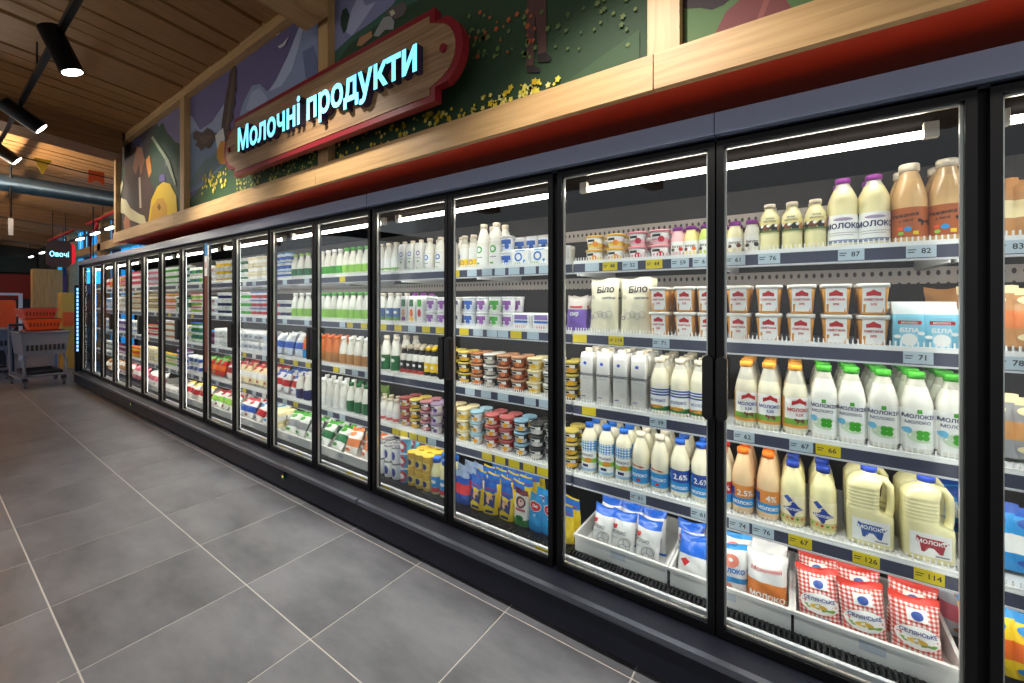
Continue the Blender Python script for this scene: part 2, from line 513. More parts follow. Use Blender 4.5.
# the paintings: layered flat colour shapes on each panel
YP = 1.556
class Paint:
    def __init__(s): s.b = MB(); s.k = 0
    def poly(s, pts, c):
        s.k += 1
        m = mat('paint_%d_%d_%d' % c, c, 0.7); y = YP - 0.0005 * s.k
        s.b.quad([(ux(u, YP), y, min(3.45, max(2.335, uz(u, v, YP)))) for u, v in pts], m)
    def raw(s, pts, c):
        s.k += 1
        m = mat('paint_%d_%d_%d' % c, c, 0.7); y = YP - 0.0005 * s.k
        s.b.quad([(x, y, z) for x, z in pts], m)
    def dots(s, n, u0, u1, vf, cols, r0=0.008, r1=0.02):
        m_ = [mat('paint_%d_%d_%d' % c, c, 0.7) for c in cols]; s.k += 1
        for _ in range(n):
            u = random.uniform(u0, u1); v = vf(u)
            x, z = ux(u, YP), uz(u, v, YP)
            if not 2.36 < z < 3.43: continue
            r = random.uniform(r0, r1); a0 = random.random(); k = 10
            s.b.quad([(x + r * (1 if i % 2 else 0.62) * math.cos(a0 + 6.283 * i / k), YP - 0.0005 * s.k, z + r * (1 if i % 2 else 0.62) * math.sin(a0 + 6.283 * i / k)) for i in range(k)], random.choice(m_))
def panel(x0, x1, fill, fn, label):
    p = MB().box(x0, x1, YP, YP + 0.02, 2.335, 3.455, mat('paint_%d_%d_%d' % fill, fill, 0.7)).obj('mural_panel', wl)
    p['label'] = label
    P = Paint(); fn(P, x0, x1)
    P.b.obj('painting', p)
def lowv(u): return 300 - (2.34 - H) * FPX * (cY + sY * (u - 512) / FPX) / YP
def p1(P, x0, x1):
    P.raw([(x0, 2.34), (x1, 2.34), (x1, 3.1), (-5.9, 3.3), (-6.5, 3.05), (x0, 3.2)], (38, 62, 46))
    P.raw([(-5.62, 2.9), (-5.3, 3.1), (x1, 3.0), (x1, 3.45), (-5.9, 3.45), (-5.7, 3.2)], (112, 104, 136))
    P.poly([(155, 118), (158, 128), (163, 122), (167, 132), (174, 140), (178, 146), (178, 170), (150, 150)], (36, 66, 44))
    P.poly([(122, 230), (124, 180), (131, 150), (137, 137), (144, 148), (150, 180), (160, 205), (152, 228)], (62, 40, 36))
    P.poly([(133, 168), (137, 146), (142, 148), (145, 160), (141, 176), (139, 164), (136, 175)], (150, 94, 66))
    P.poly([(146, 160), (150, 155), (152, 172), (149, 178)], (190, 120, 50))
    P.poly([(132, 150), (134, 139), (138, 134), (142, 139), (143, 148), (138, 144)], (62, 58, 92))
    P.poly([(128, 196), (134, 178), (138, 176), (140, 200), (138, 226), (132, 228)], (44, 30, 30))
    P.poly([(139, 178), (141, 177), (142, 208), (140, 208)], (176, 160, 140))
    P.poly([(124, 222), (126, 214), (130, 218), (131, 229), (125, 230)], (168, 104, 60))
    P.poly([(160, 182), (160, 175), (165, 174), (166, 181)], (96, 84, 140))
    P.poly([(119, 212), (122, 198), (127, 200), (131, 208), (140, 214), (145, 216), (147, 223), (141, 224), (131, 220), (125, 214)], (206, 196, 150))
    P.poly([(121, 196), (119, 192), (123, 180), (124, 184)], (206, 196, 150))
    P.poly([(149, 222), (152, 200), (158, 187), (164, 182), (171, 184), (177, 196), (178, 212)], (216, 178, 32))
    P.poly([(151, 221), (153, 207), (158, 199), (164, 198), (168, 206), (168, 216)], (196, 146, 40))
    P.poly([(158, 207), (160, 203), (162, 208), (160, 211)], (120, 80, 30))
    P.poly([(152, 138), (154, 136), (170, 160), (177, 184), (176, 186), (166, 160)], (150, 160, 130))
def p2(P, x0, x1):
    P.raw([(x0, 2.6), (x1, 2.75), (x1, 3.45), (x0, 3.45)], (104, 96, 138))
    P.poly([(186, 118), (192, 116), (200, 130), (212, 122), (224, 104), (224, 160), (186, 190)], (150, 158, 184))
    P.poly([(186, 140), (196, 128), (206, 140), (216, 132), (226, 140), (226, 175), (186, 195)], (112, 128, 152))
    P.poly([(236, 130), (243, 104), (252, 86), (260, 84), (268, 92), (276, 80), (288, 56), (298, 30), (306, 14), (318, 20), (318, 90), (236, 130)], (138, 150, 182))
    P.poly([(268, 92), (276, 82), (290, 52), (300, 26), (306, 16), (300, 44), (292, 70), (282, 86)], (176, 186, 212))
    P.poly([(246, 110), (252, 92), (260, 88), (268, 98), (262, 112)], (164, 176, 202))
    P.poly([(303, 52), (314, 46), (318, 60), (318, 82), (306, 78)], (104, 116, 150))
    P.poly([(186, 205), (200, 188), (228, 162), (318, 130), (318, 170), (186, 212)], (58, 88, 62))
    P.poly([(186, 208), (204, 194), (230, 172), (250, 165), (318, 140), (318, 176), (186, 214)], (44, 76, 42))
    P.poly([(186, 190), (196, 172), (206, 160), (222, 150), (222, 165), (196, 185)], (96, 118, 120))
    P.poly([(221, 138), (223, 118), (226, 100), (227, 92), (229, 84), (230, 74), (233, 64), (234, 59), (236, 62), (237, 72), (236.5, 80), (237, 90), (235, 96), (236, 104), (233, 110), (234, 118), (230, 124), (231, 130), (227, 138)], (76, 58, 50))
    P.poly([(226, 130), (229, 104), (233, 78), (235, 66), (234, 90), (231, 112), (229, 128)], (98, 76, 64))
    P.poly([(194, 133), (198, 131), (203, 133), (208, 128), (213, 131), (218, 137), (214, 142), (210, 149), (206, 147), (202, 151), (199, 147), (196, 146), (198, 141), (194, 139)], (80, 62, 52))
    P.poly([(200, 138), (206, 135), (214, 136), (207, 143), (203, 144)], (102, 80, 66))
    P.poly([(216, 136), (224, 128), (226, 140), (219, 154)], (206, 202, 196))
    P.poly([(218, 150), (222, 141), (227, 142), (229, 154), (226, 164), (221, 164), (218, 158)], (204, 138, 40))
    P.poly([(276, 30), (279, 34), (281, 28), (280, 35), (278, 36)], (208, 206, 214))
    P.poly([(279, 47), (284, 44), (290, 37), (286, 46), (281, 49)], (208, 206, 214))
    P.dots(45, 203, 228, lambda u: random.uniform(166, 190) + (203 - u) * 0.35 + 8, [(214, 198, 60), (230, 214, 90)], 0.012, 0.03)
    P.dots(220, 238, 317, lambda u: random.uniform(lowv(u) - 24, lowv(u) - 1), [(190, 186, 70), (214, 206, 110), (150, 160, 70)], 0.006, 0.014)
def p3(P, x0, x1):
    P.raw([(x0, 2.34), (x1, 2.34), (x1, 3.45), (x0, 3.45)], (40, 66, 40))
    P.poly([(328, 70), (330, 0), (480, -60), (470, -20), (440, -10), (400, 10), (350, 44), (332, 70)], (52, 92, 74))
    P.poly([(328, 0), (332, -30), (420, -60), (410, -20), (392, 6), (372, 22), (352, 36), (328, 58)], (128, 130, 166))
    P.poly([(346, 32), (352, 10), (360, -6), (366, 6), (376, 2), (364, 20), (352, 36)], (166, 170, 200))
    P.poly([(341, 18), (343, 10), (347, 8), (350, 16), (347, 30), (344, 34), (341, 26)], (36, 60, 44))
    P.poly([(328, 46), (331, 38), (335, 40), (334, 52), (330, 58)], (46, 78, 56))
    P.poly([(357, 46), (360, 38), (372, 31), (373, 37), (362, 46)], (172, 124, 88))
    P.poly([(374, 36), (378, 28), (384, 18), (391, 16), (395, 22), (394, 30), (386, 30), (379, 37)], (150, 150, 148))
    P.poly([(386, 14), (392, 8), (404, 2), (408, 8), (404, 16), (396, 20)], (96, 86, 84))
    P.poly([(390, 12), (394, 10), (396, 14), (392, 17)], (200, 190, 160))
    P.poly([(520, 130), (570, 80), (640, 30), (640, 70), (560, 105)], (50, 78, 46))
    P.poly([(527, 68), (528, 0), (529, -30), (546, -30), (547, 20), (547, 53), (539, 56), (536, 14), (534, 66)], (86, 56, 52))
    P.poly([(527, 66), (535, 66), (541, 70), (540, 73), (528, 73)], (34, 24, 26))
    P.poly([(538, 56), (546, 53), (552, 58), (551, 62), (539, 63)], (34, 24, 26))
    P.dots(110, 332, 540, lambda u: random.uniform(lowv(u) - 20, lowv(u) - 1), [(222, 196, 50), (228, 214, 110), (206, 170, 30)], 0.005, 0.02)
    P.dots(60, 466, 540, lambda u: random.uniform(10, 60), [(170, 84, 46), (110, 124, 66), (96, 116, 64), (160, 96, 54)], 0.005, 0.016)
    P.dots(24, 540, 640, lambda u: random.uniform(0, 50), [(104, 118, 64), (86, 106, 58)], 0.005, 0.015)
    P.dots(26, 500, 560, lambda u: random.uniform(lowv(u) - 14, lowv(u) - 2), [(222, 206, 70), (216, 210, 130)], 0.008, 0.02)
def p4(P, x0, x1):
    P.raw([(x0, 2.34), (x1, 2.34), (x1, 3.45), (x0, 3.45)], (84, 112, 68))
    P.poly([(676, -20), (677, 4), (686, 9), (700, 8), (712, 10), (724, 5), (734, -4), (734, -24)], (48, 32, 38))
    P.poly([(714, 36), (726, 12), (740, 0), (744, -30), (782, -30), (786, 0), (796, 14)], (118, 62, 62))
    P.poly([(756, 22), (764, 0), (768, -20), (774, -20), (770, 0), (762, 20)], (142, 82, 76))
panel(-7.32, -5.04, (52, 44, 48), p1, 'painted scene of a seated figure beside a yellow lute')
panel(-4.92, -2.58, (104, 96, 138), p2, 'painted snowy mountains with a flying eagle above a meadow')
panel(-2.46, -0.445, (40, 66, 40), p3, 'painted green meadow with flowers and trousered legs')
panel(-0.325, 1.94, (84, 112, 68), p4, 'painted meadow with a dark bush and a maroon skirt')

# ------------------------------------------------------------------ hanging section sign
def sign():
    r = empty('section_sign', (-2.48, 1.5, 2.40))
    tag(r, 'long wooden section sign with red rim and glowing blue-white letters', 'sign')
    def outline(g):
        a, b = 1.075 - g, 0.22 - g; R = 0.165 - g
        P = [(-a, -b), (a, -b), (a, -0.155 + 0.0 * g)]
        P += [(1.085 - g * 0.3 + R * math.cos(t), R * 1.0 * math.sin(t)) for t in [math.radians(d) for d in range(-66, 67, 12)]]
        P += [(a, 0.155), (a, b), (-a, b), (-a, 0.155)]
        P += [(-1.085 + g * 0.3 - R * math.cos(t), -R * math.sin(t)) for t in [math.radians(d) for d in range(-66, 67, 12)]]
        P += [(-a, -0.155)]
        return [(x, z + 0.225) for x, z in P]
    RED = mat('sign_rim_red', (128, 20, 34), 0.4)
    MB().prism(outline(0), -0.10, -0.055, RED).obj('rim', r)
    MB().prism(outline(0.032), -0.104, -0.06, wood('sign_oak', (160, 126, 88), (120, 90, 60), 'x', 0.5, 18)).obj('board', r)
    for x in (-1.14, 1.14):
        MB().tube([(x, -0.104, 0.225), (x, -0.116, 0.225)], 0.02, RED, 12).obj('stud', r)
    for x in (-0.9, 0.9): MB().box(x - 0.03, x + 0.03, -0.055, 0.055, 0.12, 0.34, BLACK).obj('bracket', r)
    word = 'Молочні продукти'; full, _ = text_geo(word, 0.026, 0.09)
    xs = [v[0] for v in full]; w = max(xs) - min(xs); k = 1.90 / w; xm = (max(xs) + min(xs)) / 2
    G = mat('sign_glow', (118, 222, 255), 0.4, 0, 1.5); D = mat('letter_side', (48, 36, 70), 0.5)
    vs, fs = text_geo(word, 0.026, 0.09)
    zmax = max(v[2] for v in vs)
    # split the word into its letters by connected pieces
    par = list(range(len(vs)))
    def fd(i):
        while par[i] != i: par[i] = par[par[i]]; i = par[i]
        return i
    key = {}
    for i, v in enumerate(vs):
        q = (round(v[0], 4), round(v[1], 4), round(v[2], 4)); j = key.setdefault(q, i); par[fd(i)] = fd(j)
    for f in fs:
        for i in f[1:]: par[fd(i)] = fd(f[0])
    comp = {}
    for f in fs: comp.setdefault(fd(f[0]), []).append(f)
    for c in sorted(comp.values(), key=lambda c: vs[c[0][0]][0]):
        b = MB(); ix = {}
        for f in c:
            for i in f:
                if i not in ix:
                    v = vs[i]; ix[i] = len(b.v); b.v.append(((v[0] - xm) * k + 0.05, -0.124 - v[2] * k, v[1] * k * 1.02 + 0.155))
            b.face([ix[i] for i in f], G if all(vs[i][2] > zmax - 1e-4 for i in f) else D)
        b.obj('glowing_letter', r)
sign()

# ------------------------------------------------------------------ glass-door display refrigerators
P_ = 0.6766
def xk(k): return -0.243 - P_ * k
SH = [1.645, 1.295, 0.942, 0.585]       # upper faces of the four shelves
DECK = 0.245
ROW0 = 1.958                            # centre of the front product row
def door(parent, xl, xr, handle_left):
    w0, w1, zb, zt = xl, xr, 0.213, 2.058
    st = 0.024
    b = MB()
    for a in ((w0, w0 + st, zb, zt), (w1 - st, w1, zb, zt), (w0 + st, w1 - st, zb, zb + 0.032), (w0 + st, w1 - st, zt - 0.032, zt)):
        b.cbox(a[0], a[1], 1.69, 1.716, a[2], a[3], BLACK, 0.002)
    d = b.obj('door', parent)
    MB().box(w0 + st - 0.004, w1 - st + 0.004, 1.699, 1.705, zb + 0.028, zt - 0.028, GLASS).obj('glass_pane', d)
    e = MB(); i0, i1, j0, j1 = w0 + st, w1 - st, zb + 0.032, zt - 0.032; t = 0.007
    for a in ((i0, i0 + t, j0, j1), (i1 - t, i1, j0, j1), (i0, i1, j0, j0 + t), (i0, i1, j1 - t, j1)):
        e.box(a[0], a[1], 1.7055, 1.716, a[2], a[3], TRIMM)
    e.obj('spacer', d)
    hx0 = w0 + 0.002 if handle_left else w1 - 0.038
    MB().cbox(hx0, hx0 + 0.036, 1.655, 1.6895, 1.02, 1.255, BLACK2, 0.012).obj('handle', d)
LIPM = mat('white_lip', (244, 244, 242), 0.4)
fence = MB()
n = 96; L = 2 * P_ - 0.012
for i in range(n):
    x = -L / 2 + (i + 0.5) * L / n
    fence.box(x - 0.0018, x + 0.0018, 1.884, 1.89, 0, 0.026, LIPM)
fence.box(-L / 2, L / 2, 1.872, 1.893, -0.006, 0.0, LIPM).box(-L / 2, L / 2, 1.874, 1.884, 0.0, 0.01, LIPM)
fence_me = fence.mesh('front_fence')
slab_me = MB().box(-L / 2, L / 2, 1.893, 2.42, -0.018, 0, SHELFM).mesh('shelf')
rail_me = MB().box(-L / 2, L / 2, 1.872, 1.886, -0.048, -0.006, SLATE).box(-L / 2, L / 2, 1.868, 1.888, -0.054, -0.048, RAILW).mesh('price_rail')
strip_me = MB().box(-L / 2 + 0.02, L / 2 - 0.02, 1.888, 1.902, -0.046, -0.036, LEDM).box(-L / 2 + 0.02, L / 2 - 0.02, 1.888, 1.902, -0.036, -0.0185, SHELFM).mesh('light_strip')
deck_me = MB().box(-L / 2, L / 2, 1.812, 2.44, -0.02, 0, BLACK).mesh('deck')
grille = MB()
for i in range(80):
    x = -L / 2 + (i + 0.5) * L / 80
    grille.box(x - 0.003, x + 0.003, 1.771, 1.8115, -0.02, 0.012, BLACK2)
grille_me = grille.mesh('air_grille')
drail_me = MB().box(-L / 2, L / 2, 1.754, 1.77, -0.055, 0.0, RAILW).box(-L / 2, L / 2, 1.752, 1.754, -0.055, -0.045, mat('sill_pale', (150, 150, 156), 0.4, 0.4)).mesh('price_rail')
brk_me = MB().box(-0.002, 0.002, 1.95, 2.44, -0.06, -0.018, SHELFM).mesh('bracket')
tube_me = MB().tube([(-0.585, 1.85, 1.995), (0.585, 1.85, 1.995)], 0.013, TUBEM, 8).mesh('light_tube')
sock_me = MB().box(-0.0175, 0.0175, 1.838, 1.862, 1.98, 2.0295, mat('tube_socket', (190, 180, 165), 0.4)).mesh('tube_socket')
SHELF = {}
def cabinet(kr, kl, label, knob):
    r = empty('display_refrigerator', (0, 0, 0)); tag(r, label, 'refrigerator', 'glass-door display refrigerators along the wall')
    a, b = xk(kl) + 0.002, xk(kr) - 0.002
    MB().box(a, b, 1.60, 1.63, 0.03, 0.178, CHARC).obj('base_panel', r)
    bm = MB()
    Q = [(1.578, 0.176), (1.575, 0.186), (1.579, 0.2), (1.6, 0.204), (1.6, 0.176)]
    bb = len(bm.v)
    for x in (a + 0.006, b - 0.006): bm.v += [(x, y, z) for y, z in Q]
    bm.face([bb + i for i in range(5)], BUMP); bm.face([bb + 5 + i for i in reversed(range(5))], BUMP)
    for i in range(5): bm.face([bb + i, bb + (i + 1) % 5, bb + 5 + (i + 1) % 5, bb + 5 + i], BUMP)
    bm.obj('bumper_rail', r)
    MB().box(a, b, 1.66, 1.7, 0, 0.06, BLACK).obj('toe_kick', r)
    MB().quad([(a, 1.6, 0.178), (b, 1.6, 0.178), (b, 1.6, 0.2), (a, 1.6, 0.2)], CHARC).quad([(a, 1.6, 0.2), (b, 1.6, 0.2), (b, 1.72, 0.21), (a, 1.72, 0.21)], CHARC).quad([(a, 1.72, 0.21), (b, 1.72, 0.21), (b, 1.745, 0.19), (a, 1.745, 0.19)], BLACK).obj('sill', r)
    MB().box(a, b, 1.66, 2.5, 0.06, 0.16, BLACK).obj('plinth', r)
    xs = [xk(k) for k in range(kr, kl + 1) if (k % 6) == 0 and kr < k < kl]
    ends = [b] + xs + [a]
    for p, q in zip(ends, ends[1:]):
        MB().box(q + 0.0015, p - 0.0015, 1.655, 1.69, 2.064, 2.142, HEAD).obj('header_panel', r)
    MB().box(a, b, 1.69, 2.5, 2.05, 2.138, CHARC).box(a, b, 1.745, 2.45, 2.03, 2.05, ROOFM).obj('roof', r)
    MB().box(a, b, 2.45, 2.5, 0.16, 2.05, LINER).obj('back_panel', r)
    for z in (1.905, SH[0] - 0.045, SH[1] - 0.045, SH[2] - 0.045, SH[3] - 0.045):
        MB().box(a, b, 2.435, 2.449, z - 0.07, z, PERF).obj('perforated_strip', r)
    for k in range(kr, kl + 1):
        wdt = 0.026 if k % 2 else 0.012
        x0, x1 = xk(k) - wdt, xk(k) + wdt
        x0, x1 = max(x0, a), min(x1, b)
        mu = MB().box(x0, x1, 1.7165, 1.745, 0.2, 2.062, BLACK).obj('mullion', r)
        MB().box(max(xk(k) - 0.004, a), min(xk(k) + 0.004, b), 1.745, 1.749, 0.26, 2.0, MULL).obj('mullion_light', mu)
    for k in range(kr, kl):
        gl = 0.003 if (k + 1) % 2 == 0 else 0.012
        gr = 0.003 if k % 2 == 0 else 0.012
        door(r, xk(k + 1) + gl, xk(k) - gr, handle_left=((k + 1) % 2 == 0))
    for k in range(kr, kl + 1):
        if k % 2: continue
        xc = xk(k)
        t = ob('light_tube', tube_me, r, (xc, 0, 0))
        for sx in (-0.602, 0.602): ob('tube_socket', sock_me, t, (sx, 0, 0))
        for i, z in enumerate(SH):
            s = ob('shelf', slab_me, r, (xc, 0, z)); SHELF[(k, i)] = s
            ob('price_rail', rail_me, s); ob('front_fence', fence_me, s); ob('light_strip', strip_me, s)
            for dx in (-L / 2 + 0.004, 0, L / 2 - 0.004): ob('bracket', brk_me, s, (dx, 0, 0))
        s = ob('deck', deck_me, r, (xc, 0, DECK)); SHELF[(k, 4)] = s
        ob('air_grille', grille_me, s); ob('price_rail', drail_me, s)
    for kx in knob:
        t = MB().tube([(kx, 1.6, 0.125), (kx, 1.586, 0.125)], 0.024, BLACK2, 14).obj('thermometer', r)
        MB().box(kx - 0.012, kx - 0.003, 1.5845, 1.586, 0.118, 0.132, mat('red_lamp', (230, 30, 30), 0.4, 0, 1.5)).obj('red_lamp', t)
        MB().box(kx + 0.003, kx + 0.012, 1.5845, 1.586, 0.118, 0.132, mat('green_lamp', (30, 220, 90), 0.4, 0, 1.5)).obj('green_lamp', t)
    return r
cabinet(-3, 3, 'long black glass-door refrigerator nearest the camera, holding bottled milk and sour cream', [])
cabinet(3, 9, 'middle black glass-door refrigerator of the row, with a red-green thermometer on its base', [ux(283, 1.59)])
RC = cabinet(9, 15, 'farthest black glass-door refrigerator of the row, ending beside the shopping carts', [ux(131, 1.59)])
e = MB(); xe = xk(15)
e.box(xe - 0.022, xe, 1.66, 1.76, 0.03, 2.14, BLACK).box(xe - 0.022, xe, 2.4, 2.5, 0.03, 2.14, BLACK).box(xe - 0.022, xe, 1.76, 2.4, 2.04, 2.14, BLACK).box(xe - 0.022, xe, 1.76, 2.4, 0.03, 0.25, BLACK)
e = e.obj('end_wall', RC); MB().box(xe - 0.014, xe - 0.008, 1.755, 2.405, 0.245, 2.045, GLASS).obj('end_glass', e)

# ------------------------------------------------------------------ price tags on the shelf rails
YEL = mat('tag_yellow', (240, 214, 20), 0.45); PAL = mat('tag_pale', (196, 214, 224), 0.4); WHT = mat('tag_white', (238, 238, 232), 0.4); INK = mat('tag_ink', (40, 44, 52), 0.6)
TAGM = {}
def tag_mesh(m, t):
    k = (m.name, t)
    if k not in TAGM:
        b = MB().box(-0.036, 0.036, -0.0014, 0, -0.02, 0.02, m)
        if t:
            vs, fs = text_geo(t, 0.015); o = len(b.v)
            b.v += [(v[0] * 0.024 + 0.012, -0.0018, v[1] * 0.024 - 0.007) for v in vs]
            for f in fs: b.face([o + i for i in f], INK)
            b.quad([(-0.032, -0.0018, 0.004), (-0.012, -0.0018, 0.004), (-0.012, -0.0018, 0.007), (-0.032, -0.0018, 0.007)], INK)
            b.quad([(-0.032, -0.0018, -0.004), (-0.016, -0.0018, -0.004), (-0.016, -0.0018, -0.001), (-0.032, -0.0018, -0.001)], INK)
        TAGM[k] = b.mesh('price_tag')
    return TAGM[k]
TAGX = {}
def tags(sh, items):
    Y = 1.8715 if sh < 4 else 1.7535
    for u, m, t in items:
        x = ux(u, Y)
        if any(abs(x - q) < 0.076 for q in TAGX.setdefault(sh, [])): continue
        TAGX[sh].append(x)
        k = min((kk for kk, i in SHELF if i == sh), key=lambda kk: abs(xk(kk) - x))
        s = SHELF[(k, sh)]
        o = ob('price_tag', tag_mesh(m, t), s, (x - xk(k), Y, -0.025 if sh < 4 else -0.026), (0.0, 0, 0))
tags(0, [(735, PAL, '61'), (769, PAL, '76'), (851, PAL, '87'), (921, PAL, '82'), (592, PAL, ''), (610, YEL, '48'), (630, PAL, '52'), (654, YEL, '44'), (680, PAL, '59'), (702, PAL, '61'), (1012, PAL, '83'), (455, YEL, ''), (472, PAL, ''), (487, PAL, ''), (500, PAL, ''), (514, PAL, ''), (530, PAL, ''), (545, PAL, '')])
tags(1, [(918, PAL, '71'), (580, YEL, ''), (616, YEL, '119'), (661, PAL, '71'), (464, YEL, ''), (516, YEL, ''), (478, PAL, ''), (492, PAL, ''), (503, PAL, ''), (533, PAL, ''), (545, PAL, ''), (383, YEL, ''), (398, YEL, ''), (426, YEL, ''), (440, YEL, ''), (412, PAL, ''), (319, YEL, ''), (350, YEL, ''), (364, YEL, ''), (1012, PAL, '78')])
tags(2, [(744, PAL, '62'), (801, PAL, '67'), (828, YEL, '66'), (589, YEL, ''), (658, PAL, '59'), (470, PAL, ''), (486, PAL, ''), (503, PAL, ''), (530, PAL, ''), (545, PAL, ''), (336, YEL, ''), (308, YEL, ''), (282, YEL, '')])
tags(3, [(739, PAL, '74'), (763, PAL, '76'), (800, YEL, '67'), (866, YEL, '126'), (929, YEL, '114'), (638, PAL, '61'), (700, PAL, '61'), (487, YEL, ''), (500, YEL, ''), (514, YEL, ''), (529, YEL, ''), (543, YEL, ''), (396, YEL, ''), (404, YEL, ''), (413, YEL, ''), (422, YEL, ''), (432, PAL, '')])
tags(4, [(730, WHT, '64'), (763, WHT, '63'), (822, WHT, '65'), (583, WHT, ''), (680, WHT, '62'), (542, YEL, ''), (386, YEL, ''), (458, WHT, ''), (470, WHT, ''), (486, WHT, ''), (505, WHT, ''), (522, WHT, ''), (400, WHT, ''), (412, WHT, ''), (425, WHT, ''), (283, YEL, ''), (300, YEL, ''), (350, YEL, ''), (363, YEL, ''), (216, YEL, ''), (222, YEL, ''), (238, YEL, ''), (263, YEL, '')])
rt = random.Random(3)
for sh in range(5):
    u = 96.0
    while u < 372:
        step = 5 + (u - 90) * 0.03
        if rt.random() < 0.55:
            tags(sh, [(u, rt.choice([PAL, PAL, PAL, YEL, WHT]), '')])
        u += step
# ------------------------------------------------------------------ products: kinds
CREAM = mat('milk_cream', (240, 234, 208), 0.25, spec=0.5, coat=0.3)
MILKW = mat('milk_white', (244, 242, 232), 0.25, coat=0.3)
MILKY = mat('milk_yellowish', (240, 232, 178), 0.25, coat=0.3)
BEIGE = mat('milk_baked', (226, 186, 130), 0.22, coat=0.3)
CLRN = mat('neck_plastic', (206, 204, 190), 0.2, coat=0.3)
BROWNB = mat('neck_baked', (212, 176, 128), 0.2, coat=0.3)
white = C(246, 246, 242); red = C(196, 28, 36); blue = C(30, 84, 178); navy = C(28, 36, 96); green = C(64, 172, 36)
dgreen = C(24, 110, 58); orange = C(238, 112, 24); yellow = C(246, 206, 24); amber = C(222, 146, 24); purple = C(142, 44, 150)
lblue = C(112, 192, 228); sky = C(34, 148, 218); brown = C(110, 62, 34); black = C(24, 22, 24); tan = C(196, 140, 84); pink = C(236, 120, 140)
lime = C(150, 206, 70); grey = C(150, 150, 154); dkblue = C(40, 48, 110); lilac = C(150, 120, 190); cream = C(246, 230, 180); capw = mat('cap_offwhite', (228, 216, 194), 0.35)
rust = C(178, 92, 40); silver = mat('foil', (200, 200, 204), 0.25, 0.7)
def bsurf(h, r, sh, nr, ch, n=2, waist=0.0, seg=20):
    zt = h - ch
    S_ = [(0, r * 0.86, r * 0.86, 0, n), (0.006, r, r, 0, n), (h * sh * 0.5, r * (1 - waist), r * (1 - waist), 0, n), (h * sh, r, r, 0, n)]
    for f in (0.25, 0.5, 0.75, 1.0):
        k = math.sin(f * math.pi / 2) ** 1.6 if sh > 0.6 else f
        q = r + (nr - r) * (f ** 1.25)
        S_.append((h * sh + (zt - 0.006 - h * sh) * f, q, q, 0, n + (2 - n) * f))
    S_.append((zt, nr, nr, 0, 2))
    return Loft(S_, seg)
def bottle(name, desc, h, r, sh, nr, ch, capm, bodym, neckm, deco=None, n=2, capr=1.12, liquid=None, waist=0.0):
    s = bsurf(h, r, sh, nr, ch, n, waist)
    d = Decal(s)
    if deco: deco(d, r, h)
    lq = liquid if liquid is not None else sh + (1 - sh) * 0.35
    return mk(name, 'bottle', desc, s, bodym, [(h * lq, h, neckm)], d, [cap_part(h - ch, nr * capr, ch, capm)])
def clover(d, x, z, q, m):
    for a in (45, 135, 225, 315):
        t = math.radians(a); d.ell(x + q * 0.55 * math.cos(t), z + q * 0.55 * math.sin(t), q * 0.5, q * 0.5, m, 10)
def cow(d, x, z, q, m):
    d.poly([(x + q * a, z + q * b) for a, b in ((-1, -.1), (-1.15, .35), (-.85, .55), (-.6, .35), (.85, .4), (1, .2), (.95, -.7), (.75, -.7), (.7, -.15), (-.35, -.15), (-.4, -.7), (-.62, -.7), (-.66, -.1))], m, 3)

def g_clover(d, r, h):
    d.rect(-0.05, 0.05, 0.018, 0.148, white, 12, 4)
    d.text('МОЛОКІЯ', 0, 0.118, 0.017, C(46, 60, 110), 0.03); d.text('МОЛОКО', -0.004, 0.099, 0.014, C(60, 70, 110), 0.02)
    clover(d, 0.0, 0.141, 0.008, green); d.ell(0.004, 0.058, 0.036, 0.022, C(206, 228, 196)); clover(d, 0.008, 0.062, 0.019, green)
    d.ell(-0.03, 0.076, 0.011, 0.011, lblue)
def g_yag(textc):
    def f(d, r, h):
        d.rect(-0.068, 0.056, 0.03, 0.142, white, 14, 3); d.rect(-0.068, -0.042, 0.03, 0.142, amber, 5, 3); d.rect(-0.042, 0.056, 0.03, 0.06, C(120, 176, 60), 10, 2)
        d.rect(-0.068, 0.056, 0.026, 0.038, C(226, 150, 60), 12, 1)
        d.poly([(-0.014, 0.112), (0.036, 0.112), (0.036, 0.128), (0.022, 0.132), (0.011, 0.142), (0, 0.132), (-0.014, 0.128)], red)
        d.text('МОЛОКО', 0.008, 0.09, 0.0165, textc, 0.03); d.text('3,2%', 0.01, 0.073, 0.013, textc, 0.03); cow(d, 0.012, 0.055, 0.016, brown)
    return f
def g_moloko(d, r, h):
    d.rect(-0.062, 0.062, 0.02, 0.125, white, 14, 3); d.text('МОЛОКО', 0, 0.075, 0.026, navy, 0.035); d.rect(-0.05, 0.05, 0.058, 0.06, grey, 10, 1)
    d.rect(-0.045, 0.03, 0.05, 0.052, grey, 8, 1); d.ell(0, 0.108, 0.03, 0.006, C(170, 150, 180)); d.rect(-0.055, 0.055, 0.022, 0.034, C(130, 140, 170), 10, 1)
    d.poly([(-0.062, 0.125), (-0.062, 0.1), (-0.048, 0.125)], purple); d.poly([(0.062, 0.125), (0.062, 0.1), (0.048, 0.125)], purple)
def g_cowband(d, r, h):
    d.rect(-0.055, 0.055, 0.082, 0.13, C(240, 226, 150), 12, 2)
    for i, x in enumerate((-0.036, -0.012, 0.014, 0.038)):
        d.ell(x, 0.1, 0.014, 0.015, (black, brown, black, tan)[i], 9); d.ell(x + 0.006, 0.108, 0.006, 0.006, white, 8)
    d.rect(-0.05, 0.05, 0.083, 0.09, C(90, 120, 60), 10, 1); d.text('МОЛОКО', 0, 0.122, 0.009, navy, 0.02); d.text('ФЕРМА', 0, 0.134, 0.007, navy, 0.02)
